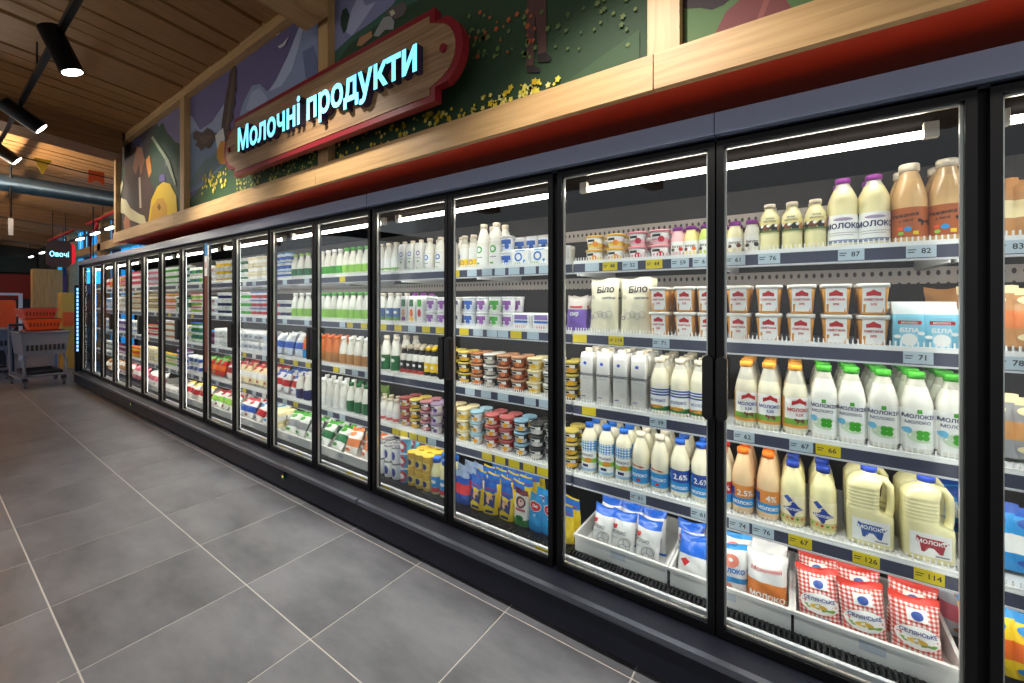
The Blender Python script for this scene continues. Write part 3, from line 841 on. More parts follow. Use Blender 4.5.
def g_baked(d, r, h):
    d.rect(-0.075, 0.075, 0.028, 0.13, rust, 14, 3); d.text('Ряжанка', -0.02, 0.098, 0.017, black, 0.03, 0.1); d.text('з печі', -0.018, 0.081, 0.013, black, 0.02, 0.1)
    cow(d, 0.034, 0.08, 0.02, black); d.ell(-0.032, 0.058, 0.008, 0.007, C(236, 90, 50)); d.ell(-0.012, 0.056, 0.01, 0.008, sky); d.ell(-0.03, 0.042, 0.008, 0.006, lime); d.rect(0.0, 0.014, 0.036, 0.048, yellow, 3, 1)
def g_orange(pct):
    def f(d, r, h):
        d.rect(-0.068, 0.068, 0.03, 0.116, C(236, 148, 60), 14, 3); d.rect(-0.068, 0.068, 0.03, 0.066, sky, 14, 2); d.rect(-0.052, -0.028, 0.07, 0.104, blue, 4, 2)
        d.text(pct, 0.012, 0.076, 0.032, white, 0.02); d.text('МОЛОКО', 0.002, 0.041, 0.017, white, 0.04)
    return f
def g_blue26(d, r, h):
    d.rect(-0.068, 0.068, 0.026, 0.12, C(22, 70, 160), 14, 3); d.rect(-0.068, 0.068, 0.026, 0.066, sky, 14, 2); d.rect(-0.052, -0.03, 0.074, 0.108, C(60, 130, 210), 4, 2)
    d.text('2.6%', 0.008, 0.08, 0.032, white, 0.02); d.text('МОЛОКО', 0.002, 0.038, 0.016, white, 0.04)
def g_redwhite(d, r, h):
    d.rect(-0.068, 0.068, 0.02, 0.085, sky, 14, 3); d.text('МОЛОКО', 0, 0.05, 0.018, white, 0.04); d.ell(0, 0.035, 0.01, 0.006, red)
    d.poly([(-0.045, 0.092), (-0.02, 0.097), (0.012, 0.092), (0.03, 0.094), (0.012, 0.1), (-0.03, 0.104)], red)
def g_red3(d, r, h):
    d.rect(-0.068, 0.068, 0.03, 0.116, C(206, 40, 44), 14, 3); d.rect(-0.068, 0.068, 0.03, 0.066, sky, 14, 2); d.text('3.2%', 0.008, 0.08, 0.03, white, 0.02)
def g_diamond(d, r, h):
    d.rect(-0.06, 0.06, 0.02, 0.12, C(246, 236, 196), 14, 3); d.rect(-0.06, 0.06, 0.02, 0.045, C(206, 196, 130), 14, 2)
    for i in range(7): d.ell(-0.05 + i * 0.016, 0.034, 0.005, 0.005, (red, green, orange)[i % 3], 7)
    d.poly([(-0.032, 0.07), (0.0, 0.042), (0.034, 0.07), (0.002, 0.1)], C(30, 62, 160), 3); d.text('МОЛОКО', 0.001, 0.066, 0.012, white, 0.03); d.poly([(-0.03, 0.112), (-0.012, 0.094), (0, 0.104), (-0.016, 0.122)], C(40, 80, 170))
def g_check(d, r, h):
    d.rect(-0.062, 0.062, 0.016, 0.165, white, 14, 3); d.rect(-0.062, 0.062, 0.115, 0.165, gingham('gingham_blue', (30, 130, 204), pitch=0.013), 14, 2)
    d.rect(-0.062, 0.062, 0.058, 0.078, lime, 14, 2); d.ell(0.01, 0.07, 0.022, 0.012, amber); d.text('МОЛОКО', 0, 0.09, 0.014, navy, 0.03); d.rect(-0.062, 0.062, 0.016, 0.03, C(150, 190, 220), 14, 1); d.rect(-0.02, 0.01, 0.036, 0.05, navy, 4, 1)
def g_wave(d, r, h):
    d.rect(-0.068, 0.068, 0.016, 0.118, white, 14, 3)
    for z in (0.084, 0.096, 0.108): d.rect(-0.068, 0.068, z, z + 0.007, C(40, 80, 160), 14, 1)
    d.text('МОЛОКО', 0, 0.056, 0.016, C(60, 100, 170), 0.02); d.rect(-0.068, 0.068, 0.016, 0.036, dgreen, 14, 2); d.ell(0.0, 0.034, 0.03, 0.008, amber); d.ell(-0.04, 0.032, 0.015, 0.006, orange)
def g_ring(c, low=None, fr=0.5):
    def f(d, r, h):
        d.rect(-r * 1.25, r * 1.25, h * 0.06, h * 0.62, white, 12, 3)
        if low: d.rect(-r * 1.25, r * 1.25, h * 0.06, h * 0.3, low, 12, 2)
        d.ring(0, h * (0.42 if not low else 0.2), r * 0.52, r * 0.22, c); d.rect(-r * 0.5, r * 0.5, h * 0.24, h * 0.26, grey, 6, 1)
        d.rect(-r * 0.5, r * 0.1, h * 0.09, h * 0.14, green if not low else yellow, 5, 1)
    return f
def g_band(c1, c2):
    def f(d, r, h):
        d.rect(-r * 1.4, r * 1.4, h * 0.08, h * 0.5, c1, 12, 2); d.rect(-r * 1.4, r * 1.4, h * 0.08, h * 0.2, c2, 12, 1)
        d.ell(0, h * 0.36, r * 0.5, h * 0.05, white, 10)
    return f

K = {}
K['clover'] = bottle('milk_bottle', 'white milk bottle with green cap and clover', 0.272, 0.0405, 0.6, 0.021, 0.024, green, MILKW, CLRN, g_clover, n=3.2, liquid=0.8)
K['yagb'] = bottle('milk_bottle', 'orange-capped milk bottle with blue lettering', 0.265, 0.041, 0.56, 0.021, 0.022, C(240, 160, 40), CREAM, CLRN, g_yag(C(40, 70, 160)), liquid=0.72)
K['yagr'] = bottle('milk_bottle', 'orange-capped milk bottle with red lettering', 0.265, 0.041, 0.56, 0.021, 0.022, C(240, 160, 40), CREAM, CLRN, g_yag(red), liquid=0.72)
K['moloko'] = bottle('milk_bottle', 'purple-capped large milk bottle on top shelf', 0.262, 0.044, 0.68, 0.021, 0.02, purple, MILKY, CLRN, g_moloko, liquid=0.82)
K['cowband'] = bottle('milk_bottle', 'pale yellow bottle with printed cow band', 0.198, 0.034, 0.72, 0.018, 0.018, capw, MILKY, CLRN, g_cowband, liquid=0.9)
K['baked'] = bottle('ryazhanka_bottle', 'tan bottle of baked milk, brown label', 0.285, 0.0475, 0.56, 0.0245, 0.026, capw, BEIGE, BROWNB, g_baked, liquid=0.8)
K['or24'] = bottle('milk_bottle', 'beige milk bottle, orange cap, 2.5 percent', 0.262, 0.04, 0.58, 0.019, 0.022, orange, C(240, 206, 160), BROWNB, g_orange('2.5%'), liquid=0.9)
K['or4'] = bottle('milk_bottle', 'beige milk bottle, orange cap, four percent', 0.262, 0.04, 0.58, 0.019, 0.022, orange, C(240, 206, 160), BROWNB, g_orange('4%'), liquid=0.9)
K['b26'] = bottle('milk_bottle', 'blue-capped milk bottle with 2.6% label', 0.25, 0.04, 0.6, 0.019, 0.022, C(30, 90, 190), CREAM, CLRN, g_blue26, liquid=0.9)
K['red3'] = bottle('milk_bottle', 'red-capped milk bottle with red and blue label', 0.25, 0.04, 0.6, 0.019, 0.022, red, CREAM, CLRN, g_red3, liquid=0.9)
K['redw'] = bottle('milk_bottle', 'white-capped milk bottle with light blue label', 0.25, 0.04, 0.6, 0.019, 0.022, capw, CREAM, CLRN, g_redwhite, liquid=0.9)
K['diamond'] = bottle('milk_bottle', 'blue-capped milk bottle with blue diamond label', 0.245, 0.041, 0.66, 0.02, 0.022, C(30, 62, 160), MILKY, CLRN, g_diamond, liquid=0.92)
K['check'] = bottle('milk_bottle', 'blue-capped milk bottle with blue checked label', 0.25, 0.038, 0.72, 0.019, 0.022, C(28, 100, 196), CREAM, CLRN, g_check, liquid=0.9)
K['wave'] = bottle('milk_bottle', 'white-capped milk bottle with blue wave label', 0.252, 0.041, 0.6, 0.02, 0.022, capw, CREAM, CLRN, g_wave, liquid=0.85)
def g_mini(c):
    def f(d, r, h):
        d.rect(-0.045, 0.045, 0.03, 0.075, white, 10, 2); d.text('йогурт', 0, 0.048, 0.014, black, 0.03); d.ell(0.016, 0.04, 0.01, 0.009, c, 9); d.ell(-0.018, 0.038, 0.009, 0.008, C(90, 60, 50), 9)
    return f
for nm, cb, cd in (('minip', C(244, 196, 200), red), ('miniy', C(244, 224, 150), orange), ('minil', C(206, 226, 110), lime), ('minic', C(244, 236, 190), brown), ('miniw', C(240, 238, 226), black)):
    de = {'minip': 'pink', 'miniy': 'peach yellow', 'minil': 'lime green', 'minic': 'cream', 'miniw': 'white'}[nm]
    K[nm] = bottle('yogurt_bottle', 'small %s purple-capped yogurt bottle' % de, 0.142, 0.029, 0.6, 0.0205, 0.018, purple, cb, cb, g_mini(cd), capr=1.08)

# jug with a side handle
def jug(name, desc, cm):
    hx, hy = 0.066, 0.05
    secs = [(0, hx * .9, hy * .9, 0, 4), (0.006, hx, hy, 0, 4.5), (0.1, hx, hy, 0, 4.5), (0.118, hx * 0.985, hy, -0.001, 4.5), (0.13, 0.048, hy, -0.018, 4)]
    for i in range(6):
        z = 0.138 + i * 0.013
        secs += [(z, 0.0475, hy, -0.0185, 4), (z + 0.005, 0.0455, hy * 0.955, -0.0185, 4), (z + 0.010, 0.0475, hy, -0.0185, 4)]
    secs += [(0.224, 0.047, hy * .98, -0.016, 3.6), (0.244, 0.045, hy * .84, -0.008, 3), (0.256, 0.034, hy * .62, -0.002, 2.4), (0.264, 0.022, 0.022, 0, 2), (0.272, 0.021, 0.021, 0, 2)]
    secs = [(q[0] * 0.94,) + q[1:] for q in secs]
    s = Loft(secs, 28); d = Decal(s)
    d.rect(-0.05, 0.052, 0.02, 0.096, white, 10, 3)
    d.poly([(-0.034, 0.086), (-0.024, 0.08), (0.03, 0.08), (0.046, 0.074), (0.036, 0.064), (0.03, 0.034), (0.022, 0.034), (0.02, 0.05), (-0.012, 0.05), (-0.014, 0.034), (-0.022, 0.034), (-0.026, 0.06), (-0.036, 0.066)], cm, 3)
    d.text('МОЛОКО', 0.004, 0.062, 0.017, white, 0.03); d.rect(0.012, 0.046, 0.024, 0.029, grey, 4, 1)
    hd = MB().tube([(0.02, 0, 0.235), (0.042, 0, 0.231), (0.056, 0, 0.212), (0.0595, 0, 0.17), (0.0575, 0, 0.132), (0.052, 0, 0.105)], [0.014, 0.0135, 0.012, 0.0105, 0.0115, 0.013], MILKY, 10).mesh('handle')
    return mk(name, 'jug', desc, s, MILKY, None, d, [cap_part(0.2555, 0.0235, 0.02, C(36, 70, 180)), ('handle', hd)])
K['jugb'] = jug('milk_jug', 'ribbed milk jug with handle and blue cow label', C(52, 92, 170))
K['jugr'] = jug('milk_jug', 'ribbed milk jug with handle and red cow label', C(170, 40, 52))

# cups
def cup(name, desc, h, rt, rb, bodym, lidm, deco=None, n=2, lid_h=0.008, rim=1.07, zones=None, cat='cup'):
    s = Loft([(0, rb * .93, rb * .93, 0, n), (0.003, rb, rb, 0, n), (h * .5, (rt + rb) / 2, (rt + rb) / 2, 0, n), (h - lid_h - .004, rt, rt, 0, n)], 20)
    d = Decal(s)
    if deco: deco(d, rt, h)
    l = Loft([(h - lid_h - .004, rt * rim, rt * rim, 0, n), (h - .003, rt * rim, rt * rim, 0, n), (h - .0015, rt * rim * .95, rt * rim * .95, 0, n)], 20)
    return mk(name, cat, desc, s, bodym, zones, d, [('lid', l.mesh(MB(), lidm).mesh('lid'))])
def g_smet(d, r, h):
    d.rect(-0.0305, 0.0305, 0.008, h - 0.016, white, 4, 2); d.poly([(-0.02, 0.066), (0.02, 0.066), (0.02, 0.078), (0.01, 0.082), (0, 0.089), (-0.01, 0.082), (-0.02, 0.078)], red, 2)
    d.text('СМЕТАНА', 0, 0.05, 0.0105, red, 0.035); d.text('20%', 0, 0.033, 0.011, red, 0.03)
PAMB = mat('cup_amber', (216, 150, 60), 0.3)
K['smet'] = cup('sour_cream_cup', 'square sour cream cup with red crest', 0.112, 0.044, 0.0355, PAMB, mat('lid_clear', (226, 222, 214), 0.2), g_smet, n=5, rim=1.06, lid_h=0.012)
def g_fruit(fc, band=None, txt=black):
    def f(d, r, h):
        if band: d.rect(-r * 1.35, r * 1.35, h * .12, h * .42, band, 12, 1)
        d.rect(-r * .9, r * .9, h * .46, h * .74, white if txt is black and h < .08 else txt, 8, 1); d.rect(-r * .7, r * .2, h * .52, h * .68, txt, 6, 1); d.ell(r * .28, h * .34, r * .34, h * .2, fc, 10); d.rect(-r * .75, -r * .1, h * .3, h * .36, grey, 4, 1)
    return f
for nm, lid, fc, de in (('yog_y', C(240, 190, 70), C(242, 150, 20), 'yellow'), ('yog_p', C(236, 150, 160), C(206, 30, 60), 'pink')):
    K[nm] = cup('yogurt_cup', 'white yogurt cup with %s lid and fruit' % de, 0.068, 0.043, 0.034, white, lid, g_fruit(fc, C(250, 214, 90) if nm == 'yog_y' else C(246, 190, 200)))
CUPS = {  # key: (body, lid, fruit, band, words)
 'cby': (C(60, 56, 54), yellow, C(250, 180, 30), C(246, 200, 60), 'black and yellow dessert cup'),
 'cbo': (C(64, 58, 56), orange, C(240, 120, 30), C(244, 170, 120), 'black dessert cup with orange lid'),
 'cbg': (C(96, 94, 92), C(220, 214, 200), C(220, 210, 190), C(200, 196, 190), 'grey dessert cup'),
 'cbr': (C(128, 66, 40), C(226, 130, 70), C(240, 150, 90), C(190, 92, 52), 'brown chocolate dessert cup'),
 'ccr': (C(244, 222, 160), C(240, 214, 130), C(244, 190, 40), C(250, 214, 110), 'cream vanilla dessert cup'),
 'clb': (C(196, 222, 228), C(120, 190, 216), C(246, 170, 40), C(240, 236, 220), 'pale blue dessert cup'),
 'cre': (C(206, 52, 42), C(220, 60, 60), C(250, 180, 40), C(244, 230, 210), 'red fruit dessert cup'),
 'cnv': (C(38, 44, 66), C(90, 160, 200), C(250, 180, 50), C(230, 226, 214), 'navy dessert cup with blue lid'),
 'cbk': (C(44, 42, 42), C(40, 40, 42), C(230, 226, 216), C(226, 224, 220), 'black and white dessert cup'),
 'cpk': (C(80, 50, 52), C(214, 96, 110), C(240, 190, 190), C(214, 120, 130), 'dark dessert cup with pink lid'),
 'cpu': (C(226, 220, 232), C(150, 110, 170), C(120, 70, 150), C(240, 238, 240), 'white dessert cup with purple print'),
 'cwp': (C(240, 240, 240), C(236, 236, 236), C(150, 90, 170), C(232, 226, 240), 'white cup with purple print'),
 'cwb': (C(240, 242, 244), C(234, 238, 240), C(50, 100, 190), C(214, 226, 240), 'white cup with blue print'),
 'cwg': (C(240, 242, 238), C(238, 238, 234), C(70, 170, 60), C(214, 232, 206), 'white cup with green print'),
 'cwn': (C(236, 232, 226), C(222, 214, 206), C(90, 84, 110), C(226, 222, 216), 'plain white cup'),
 'cwr': (C(242, 238, 236), C(236, 230, 228), C(206, 40, 46), C(240, 206, 206), 'white cup with red print'),
 'cwy': (C(244, 240, 222), C(240, 220, 120), C(246, 196, 30), C(246, 226, 130), 'white cup with yellow print'),
 'cbl': (C(60, 110, 190), C(230, 234, 240), C(244, 244, 246), C(220, 230, 244), 'blue and white cup'),
}
def dim(m, f=0.45):
    c = [int(v) for v in m.name.split('_')[1:4]]; g = sum(c) // 3 + 30
    return C(*[min(255, int(v * (1 - f) + g * f)) for v in c])
for k, (bd, ld, fr, bn, w) in CUPS.items():
    if not k.startswith('cw'): ld = dim(ld)
    tall = k.startswith('cw') or k == 'cbl'
    K[k] = cup('yogurt_cup' if tall else 'dessert_cup', w, 0.092 if tall else 0.066, 0.04 if tall else 0.041, 0.034 if tall else 0.032, bd, ld, g_fruit(fr, bn, black if not tall else fr))

# gable and slant top cartons
def carton(name, desc, w, dpt, h, m, deco, top=0.03, capm=None, gable=False, topm=None):
    if gable: secs = [(0, w, dpt, 0, 9), (h - top, w, dpt, 0, 9), (h - 0.012, w, dpt * 0.12, 0, 9), (h, w, dpt * 0.1, 0, 9)]
    else: secs = [(0, w, dpt, 0, 9), (h - top, w, dpt, 0, 9), (h - top * .3, w * .86, dpt * .8, 0, 9), (h - top * .25, w * .5, dpt * .5, 0, 6)]
    s = Loft(secs, 28); d = Decal(s); deco(d, w, h)
    ex = [cap_part(h - top * .25, 0.017, top * .25 + 0.012, capm)] if capm else []
    return mk(name, 'carton', desc, s, m, [(h - top, h, topm or m)], d, ex)
def g_tall(d, w, h):
    d.ell(-0.006, 0.2, 0.0085, 0.0085, C(36, 80, 190)); d.text('Молоко', 0, 0.138, 0.02, C(46, 48, 66), 0.025, 0.0); d.rect(-0.022, 0.022, 0.124, 0.1255, grey, 4, 1)
    d.rect(-0.026, -0.004, 0.03, 0.036, C(120, 140, 180), 4, 1); d.ring(0.016, 0.06, 0.01, 0.002, C(200, 190, 190))
K['tall'] = carton('milk_carton', 'tall white milk carton with blue dot', 0.0345, 0.034, 0.262, mat('carton_pearl', (232, 230, 226), 0.35), g_tall, 0.034, capw)
def g_bila(d, w, h):
    d.rect(-w * .96, w * .96, 0.004, 0.104, C(150, 214, 236), 4, 2); d.rect(-w * .7, w * .75, 0.082, 0.094, red, 4, 1); d.text('МОЛОКО', 0.0, 0.0845, 0.009, white, 0.03)
    d.text('БІЛА', 0, 0.056, 0.018, white, 0.035, 0.0, 1.1); d.ell(0, 0.03, 0.021, 0.021, white); d.ell(-0.03, 0.04, 0.009, 0.006, white); d.ell(0.03, 0.052, 0.009, 0.006, white)
K['bila'] = carton('milk_carton', 'light blue gable-top milk carton with red strip', 0.041, 0.041, 0.158, C(130, 206, 232), g_bila, 0.042, None, True, C(226, 236, 238))
def g_rings(c):
    def f(d, w, h):
        d.ring(0.0, h * .62, w * .5, w * .2, c); d.rect(-w * .6, w * .6, h * .46, h * .48, grey, 4, 1); d.ell(0, h * .36, w * .25, h * .03, green); d.rect(-w * .5, w * .5, h * .05, h * .1, lime, 4, 1); d.ell(-w * .3, h * .14, w * .2, h * .03, dgreen)
    return f
K['cring'] = carton('kefir_carton', 'white carton with blue ring', 0.034, 0.034, 0.21, white, g_rings(C(40, 100, 200)), 0.03, capw)
K['cringp'] = carton('kefir_carton', 'white carton with purple ring', 0.034, 0.034, 0.21, white, g_rings(C(120, 80, 150)), 0.03, capw)
def g_fig(c1, c2, top):
    def f(d, w, h):
        d.rect(-w * .95, w * .95, h * .6, h * .84, top, 4, 1); d.ell(0, h * .38, w * .5, h * .14, c1); d.ell(w * .1, h * .16, w * .6, h * .1, c2)
    return f
K['cfig'] = carton('yogurt_carton', 'white yogurt carton with purple figure', 0.034, 0.034, 0.2, white, g_fig(C(224, 170, 130), purple, dgreen), 0.03, capw)
K['cora'] = carton('yogurt_carton', 'white yogurt carton with orange fruit', 0.034, 0.034, 0.2, white, g_fig(orange, C(250, 190, 60), dgreen), 0.03, purple)
K['cgre'] = carton('yogurt_carton', 'green-topped yogurt carton with red fruit', 0.034, 0.034, 0.2, white, g_fig(red, C(230, 230, 230), green), 0.03, purple)
K['r_white'] = bottle('yogurt_bottle', 'plain white yogurt bottle', 0.225, 0.036, 0.5, 0.018, 0.022, capw, MILKW, MILKW, g_band(C(240, 240, 236), C(130, 180, 90)))
K['r_blue'] = bottle('yogurt_bottle', 'yogurt bottle with blue ring', 0.225, 0.036, 0.55, 0.018, 0.022, capw, MILKW, MILKW, g_ring(C(40, 120, 210)))
K['r_yel'] = bottle('yogurt_bottle', 'white bottle with yellow lower label', 0.215, 0.031, 0.62, 0.018, 0.022, capw, MILKW, CLRN, g_ring(C(200, 160, 0), yellow))
K['r_gre'] = bottle('kefir_bottle', 'large white bottle with green ring', 0.27, 0.043, 0.56, 0.02, 0.026, capw, MILKW, MILKW, g_ring(C(60, 170, 70)))
K['s_bluegreen'] = bottle('milk_bottle', 'white bottle with blue and green band', 0.215, 0.034, 0.55, 0.018, 0.02, capw, MILKW, MILKW, g_band(C(60, 100, 160), C(90, 150, 60)))
K['s_dgreen'] = bottle('kefir_bottle', 'white bottle with dark green label', 0.25, 0.041, 0.55, 0.019, 0.022, capw, MILKW, MILKW, g_band(dgreen, dgreen))
K['s_slimk'] = bottle('drink_bottle', 'slim black and white drink bottle', 0.2, 0.028, 0.6, 0.017, 0.022, capw, MILKW, black, g_band(black, C(190, 60, 50)))
K['s_slimy'] = bottle('drink_bottle', 'slim black and yellow drink bottle', 0.2, 0.028, 0.6, 0.017, 0.022, yellow, MILKW, black, g_band(yellow, black))
K['s_short'] = bottle('milk_bottle', 'short white bottle with red mark', 0.165, 0.03, 0.55, 0.017, 0.02, capw, MILKW, MILKW, g_band(C(226, 226, 226), C(206, 90, 90)))
K['s_sauce'] = bottle('sauce_bottle', 'white bottle with blue cap and red oval', 0.225, 0.037, 0.6, 0.024, 0.03, C(30, 100, 200), MILKY, MILKY, g_band(sky, red))

# rectangular tubs and packs
def pack(name, desc, w, dpt, h, m, deco, lidm=None, n=7, cat='tub'):
    s = Loft([(0, w * .9, dpt * .9, 0, n), (0.004, w * .93, dpt * .93, 0, n), (h * .86, w, dpt, 0, n), (h, w * .99, dpt * .99, 0, n)], 24); d = Decal(s); deco(d, w, h)
    ex = []
    if lidm:
        l = Loft([(h, w * 1.05, dpt * 1.05, 0, n), (h + .008, w * 1.05, dpt * 1.05, 0, n)], 24); ex = [('lid', l.mesh(MB(), lidm).mesh('lid'))]
    return mk(name, cat, desc, s, m, None, d, ex)
def g_tub(rc, fr):
    def f(d, w, h):
        d.rect(-w * .9, w * .9, h * .06, h * .94, fr, 4, 2); d.rect(-w * .8, w * .8, h * .12, h * .88, white, 4, 2); d.ring(-0.01, h * .56, h * .26, h * .1, rc, 16); d.ell(w * .45, h * .3, w * .15, h * .1, sky, 8); d.rect(-w * .7, 0, h * .16, h * .26, lime, 4, 1)
    return f
K['tubblue'] = pack('cottage_cheese_tub', 'white tub with bright blue frame and ring', 0.062, 0.045, 0.098, white, g_tub(C(40, 120, 210), sky))
K['tubpur'] = pack('cottage_cheese_tub', 'white tub with purple and blue stripes', 0.062, 0.045, 0.09, white, lambda d, w, h: d.rect(-w * .9, w * .9, h * .62, h * .92, lilac, 6, 1).rect(-w * .9, w * .9, h * .42, h * .56, C(60, 110, 200), 6, 1).rect(-w * .6, w * .5, h * .12, h * .24, pink, 6, 1))
K['canw'] = pack('white_can', 'white can with blue emblem', 0.037, 0.037, 0.1, white, lambda d, w, h: d.ell(0, h * .5, w * .5, h * .3, C(40, 60, 150)), silver, 2, 'can')
K['canrb'] = pack('tall_can', 'red and blue can in tower', 0.037, 0.037, 0.09, C(70, 160, 216), lambda d, w, h: d.ell(0, h * .5, w * .95, h * .42, red).ell(0, h * .5, w * .5, h * .2, white), C(226, 226, 226), 2, 'can')
K['jary'] = pack('sauce_jar', 'yellow jar with dark emblem', 0.037, 0.037, 0.1, C(226, 180, 60), lambda d, w, h: d.rect(-w, w, h * .2, h * .7, C(246, 220, 110), 8, 1).ell(0, h * .45, w * .5, h * .2, dkblue), C(226, 190, 60), 2, 'jar')

# bags
def pouch(name, desc, w, h, d_, m, zones, deco=None, stand=0.0, taper=0.0, cat='pouch', extra=()):
    s = Pouch(w, h, d_, stand, taper); d = Decal(s); d.e = 0.0012
    if deco: deco(d, w, h)
    return mk(name, cat, desc, s, m, zones, d, extra)
FOILW = mat('film_white', (226, 226, 224), 0.3, coat=0.2); FOILB = mat('film_blue', (24, 98, 206), 0.28, coat=0.2); FOILO = mat('film_orange', (216, 122, 44), 0.3); FOILC = mat('film_cream', (226, 220, 192), 0.32)
def g_sketch(d, w, h):
    d.poly([(-0.05, h * .68), (-0.025, h * .7), (-0.028, h * .62), (-0.042, h * .58)], red); d.text('МОЛОКО', -0.018, h * .5, 0.019, C(56, 60, 70), 0.02, 0.0, 0.8)
    d.ring(0.012, h * .3, 0.028, 0.003, grey); d.ring(0.024, h * .36, 0.018, 0.003, grey); d.ring(0.006, h * .22, 0.018, 0.0025, grey); d.rect(-0.05, -0.02, h * .4, h * .415, grey, 4, 1)
K['pblue'] = pouch('milk_pouch', 'white milk bag with blue top and sketch', 0.115, 0.2, 0.07, FOILW, [(0.78, 1, FOILB), (0.0, 0.07, FOILB)], g_sketch)
K['pblue2'] = pouch('milk_pouch', 'blue-backed milk bag with red heart', 0.135, 0.19, 0.06, FOILW, [(0.55, 1, FOILB), (0.0, 0.1, FOILB)], lambda d, w, h: d.poly([(-0.03, h * .3), (-0.01, h * .42), (-0.03, h * .48), (-0.05, h * .42)], red))
K['pcow'] = pouch('milk_pouch', 'blue and white milk bag with pink cow', 0.125, 0.2, 0.06, FOILW, [(0.3, 0.42, sky), (0.0, 0.08, sky), (0.88, 1, sky)], lambda d, w, h: d.ell(0, h * .7, 0.03, 0.026, C(222, 130, 110)).ell(-0.02, h * .2, 0.026, 0.02, C(222, 150, 130)).ell(0.0, h * .72, 0.008, 0.008, white, 8).text('МОЛОКО', 0, h * .48, 0.022, C(30, 120, 200), 0.04))
K['porange'] = pouch('milk_pouch', 'orange and white milk bag with white lettering', 0.14, 0.205, 0.075, FOILW, [(0.0, 0.5, FOILO)], lambda d, w, h: d.text('Молочний', 0, h * .68, 0.021, red, 0.01, 0.06).text('МОЛОКО', 0.004, h * .22, 0.026, white, 0.04).ell(0.035, h * .1, 0.01, 0.01, dgreen))
GR = gingham('gingham_red', (206, 50, 36), pitch=0.013)
def g_sel(d, w, h):
    d.rect(-w * .2, w * .2, h * .66, h * .84, white, 6, 2); d.ell(0, h * .74, 0.016, 0.014, C(60, 90, 170)); d.ell(0, h * .42, w * .44, h * .17, white, 18); d.text('СЕЛЯНСЬКЕ', 0, h * .46, 0.0155, C(40, 60, 140), 0.03)
    d.poly([(-w * .36, h * .38), (0, h * .42), (w * .36, h * .36), (w * .3, h * .32), (0, h * .29), (-w * .28, h * .33)], C(120, 170, 60), 2); d.ell(-0.005, h * .37, 0.026, 0.008, C(236, 190, 70)); d.rect(-w * .2, w * .2, h * .06, h * .2, C(150, 170, 210), 6, 2)
K['psel'] = pouch('milk_pouch', 'red checked milk bag with blue lettering', 0.132, 0.2, 0.075, GR, [(0.88, 1, C(210, 52, 36))], g_sel)
def g_bilo(d, w, h):
    d.text('Біло', 0.012, h * .74, 0.044, C(36, 36, 60), 0.025); d.text('сметана', 0.03, h * .62, 0.016, C(60, 70, 100), 0.02); d.ring(-0.05, h * .66, 0.008, 0.002, navy)
    for i in range(4): d.ring(-0.03 + i * 0.022, h * .32 + 0.006 * (i % 2), 0.016, 0.002, C(150, 156, 170))
    d.ring(-0.055, h * .28, 0.01, 0.003, navy)
K['pbilo'] = pouch('sour_cream_pouch', 'large cream-coloured bag with dark lettering', 0.155, 0.27, 0.07, FOILC, None, g_bilo, taper=0.04)
K['ppurp'] = pouch('curd_pouch', 'purple and white bag beside the cream bags', 0.12, 0.18, 0.06, C(120, 90, 180), [(0.62, 1, C(206, 198, 190))], lambda d, w, h: d.text('сир', 0, h * .42, 0.03, white, 0.04).rect(-0.03, 0.04, h * .64, h * .7, red, 5, 1))
def spout(desc, m, zones, deco): return pouch('sauce_pouch', desc, 0.098, 0.19, 0.055, m, zones, deco, stand=1, taper=0.22)
def g_mayo(d, w, h):
    d.poly([(-0.034, h * .72), (0.034, h * .72), (0.03, h * .6), (-0.03, h * .64)], C(36, 90, 190)); d.text('МАЙОНЕЗ', 0, h * .72, 0.012, red, 0.03, 0.06)
    d.poly([(-0.036, h * .62), (0.036, h * .58), (0.034, h * .2), (0.0, h * .28), (-0.034, h * .2)], dkblue); d.ell(0.004, h * .45, 0.02, 0.024, C(230, 180, 120)); d.rect(-0.02, 0.028, h * .06, h * .14, dkblue, 4, 1)
K['mayo'] = spout('blue and yellow mayonnaise pouch', C(236, 206, 36), [(0.66, 1, C(34, 110, 206))], g_mayo)
K['mayob'] = spout('yellow-edged mayonnaise pouch in back rows', C(236, 206, 36), [(0.7, .93, C(34, 110, 206))], lambda d, w, h: d.text('МАЙОНЕЗ', 0, h * .76, 0.011, red, 0.03))
K['maygr'] = spout('white and green mayonnaise pouch', C(226, 220, 206), [(0.0, 0.18, C(70, 140, 70)), (0.84, 1, C(120, 40, 50))], lambda d, w, h: d.ell(0, h * .66, 0.03, 0.03, C(90, 40, 60)).ell(0.002, h * .66, 0.018, 0.02, C(226, 190, 170)).rect(-0.03, 0.03, h * .42, h * .48, C(200, 70, 100), 4, 1).ell(0, h * .24, 0.024, 0.014, dgreen))
K['mayred'] = spout('bright blue pouch with red oval', C(40, 150, 214), [(0.0, 0.05, C(30, 110, 190))], lambda d, w, h: d.ell(0, h * .68, 0.036, 0.026, white).ell(0, h * .68, 0.033, 0.023, red).text('Сир', 0, h * .66, 0.018, white, 0.03, 0.1).poly([(-0.012, h * .48), (0.012, h * .48), (0, h * .38)], C(160, 210, 236)))
K['keti'] = spout('blue and red ketchup pouch', C(32, 80, 170), [(0.3, 0.6, C(206, 40, 50)), (0.8, 1, C(150, 170, 200))], lambda d, w, h: d.ell(0, h * .45, 0.02, 0.024, C(220, 60, 60)))
K['pgreen'] = pouch('salad_pouch', 'leafy green bag behind small bottles', 0.12, 0.2, 0.06, C(120, 150, 60), None, None)

def join(a, b):
    o = len(a.v); a.v += b.v
    for f, m, s_ in zip(b.f, b.m, b.sm): a.face([o + i for i in f], b.mats[m], s_)
    return a
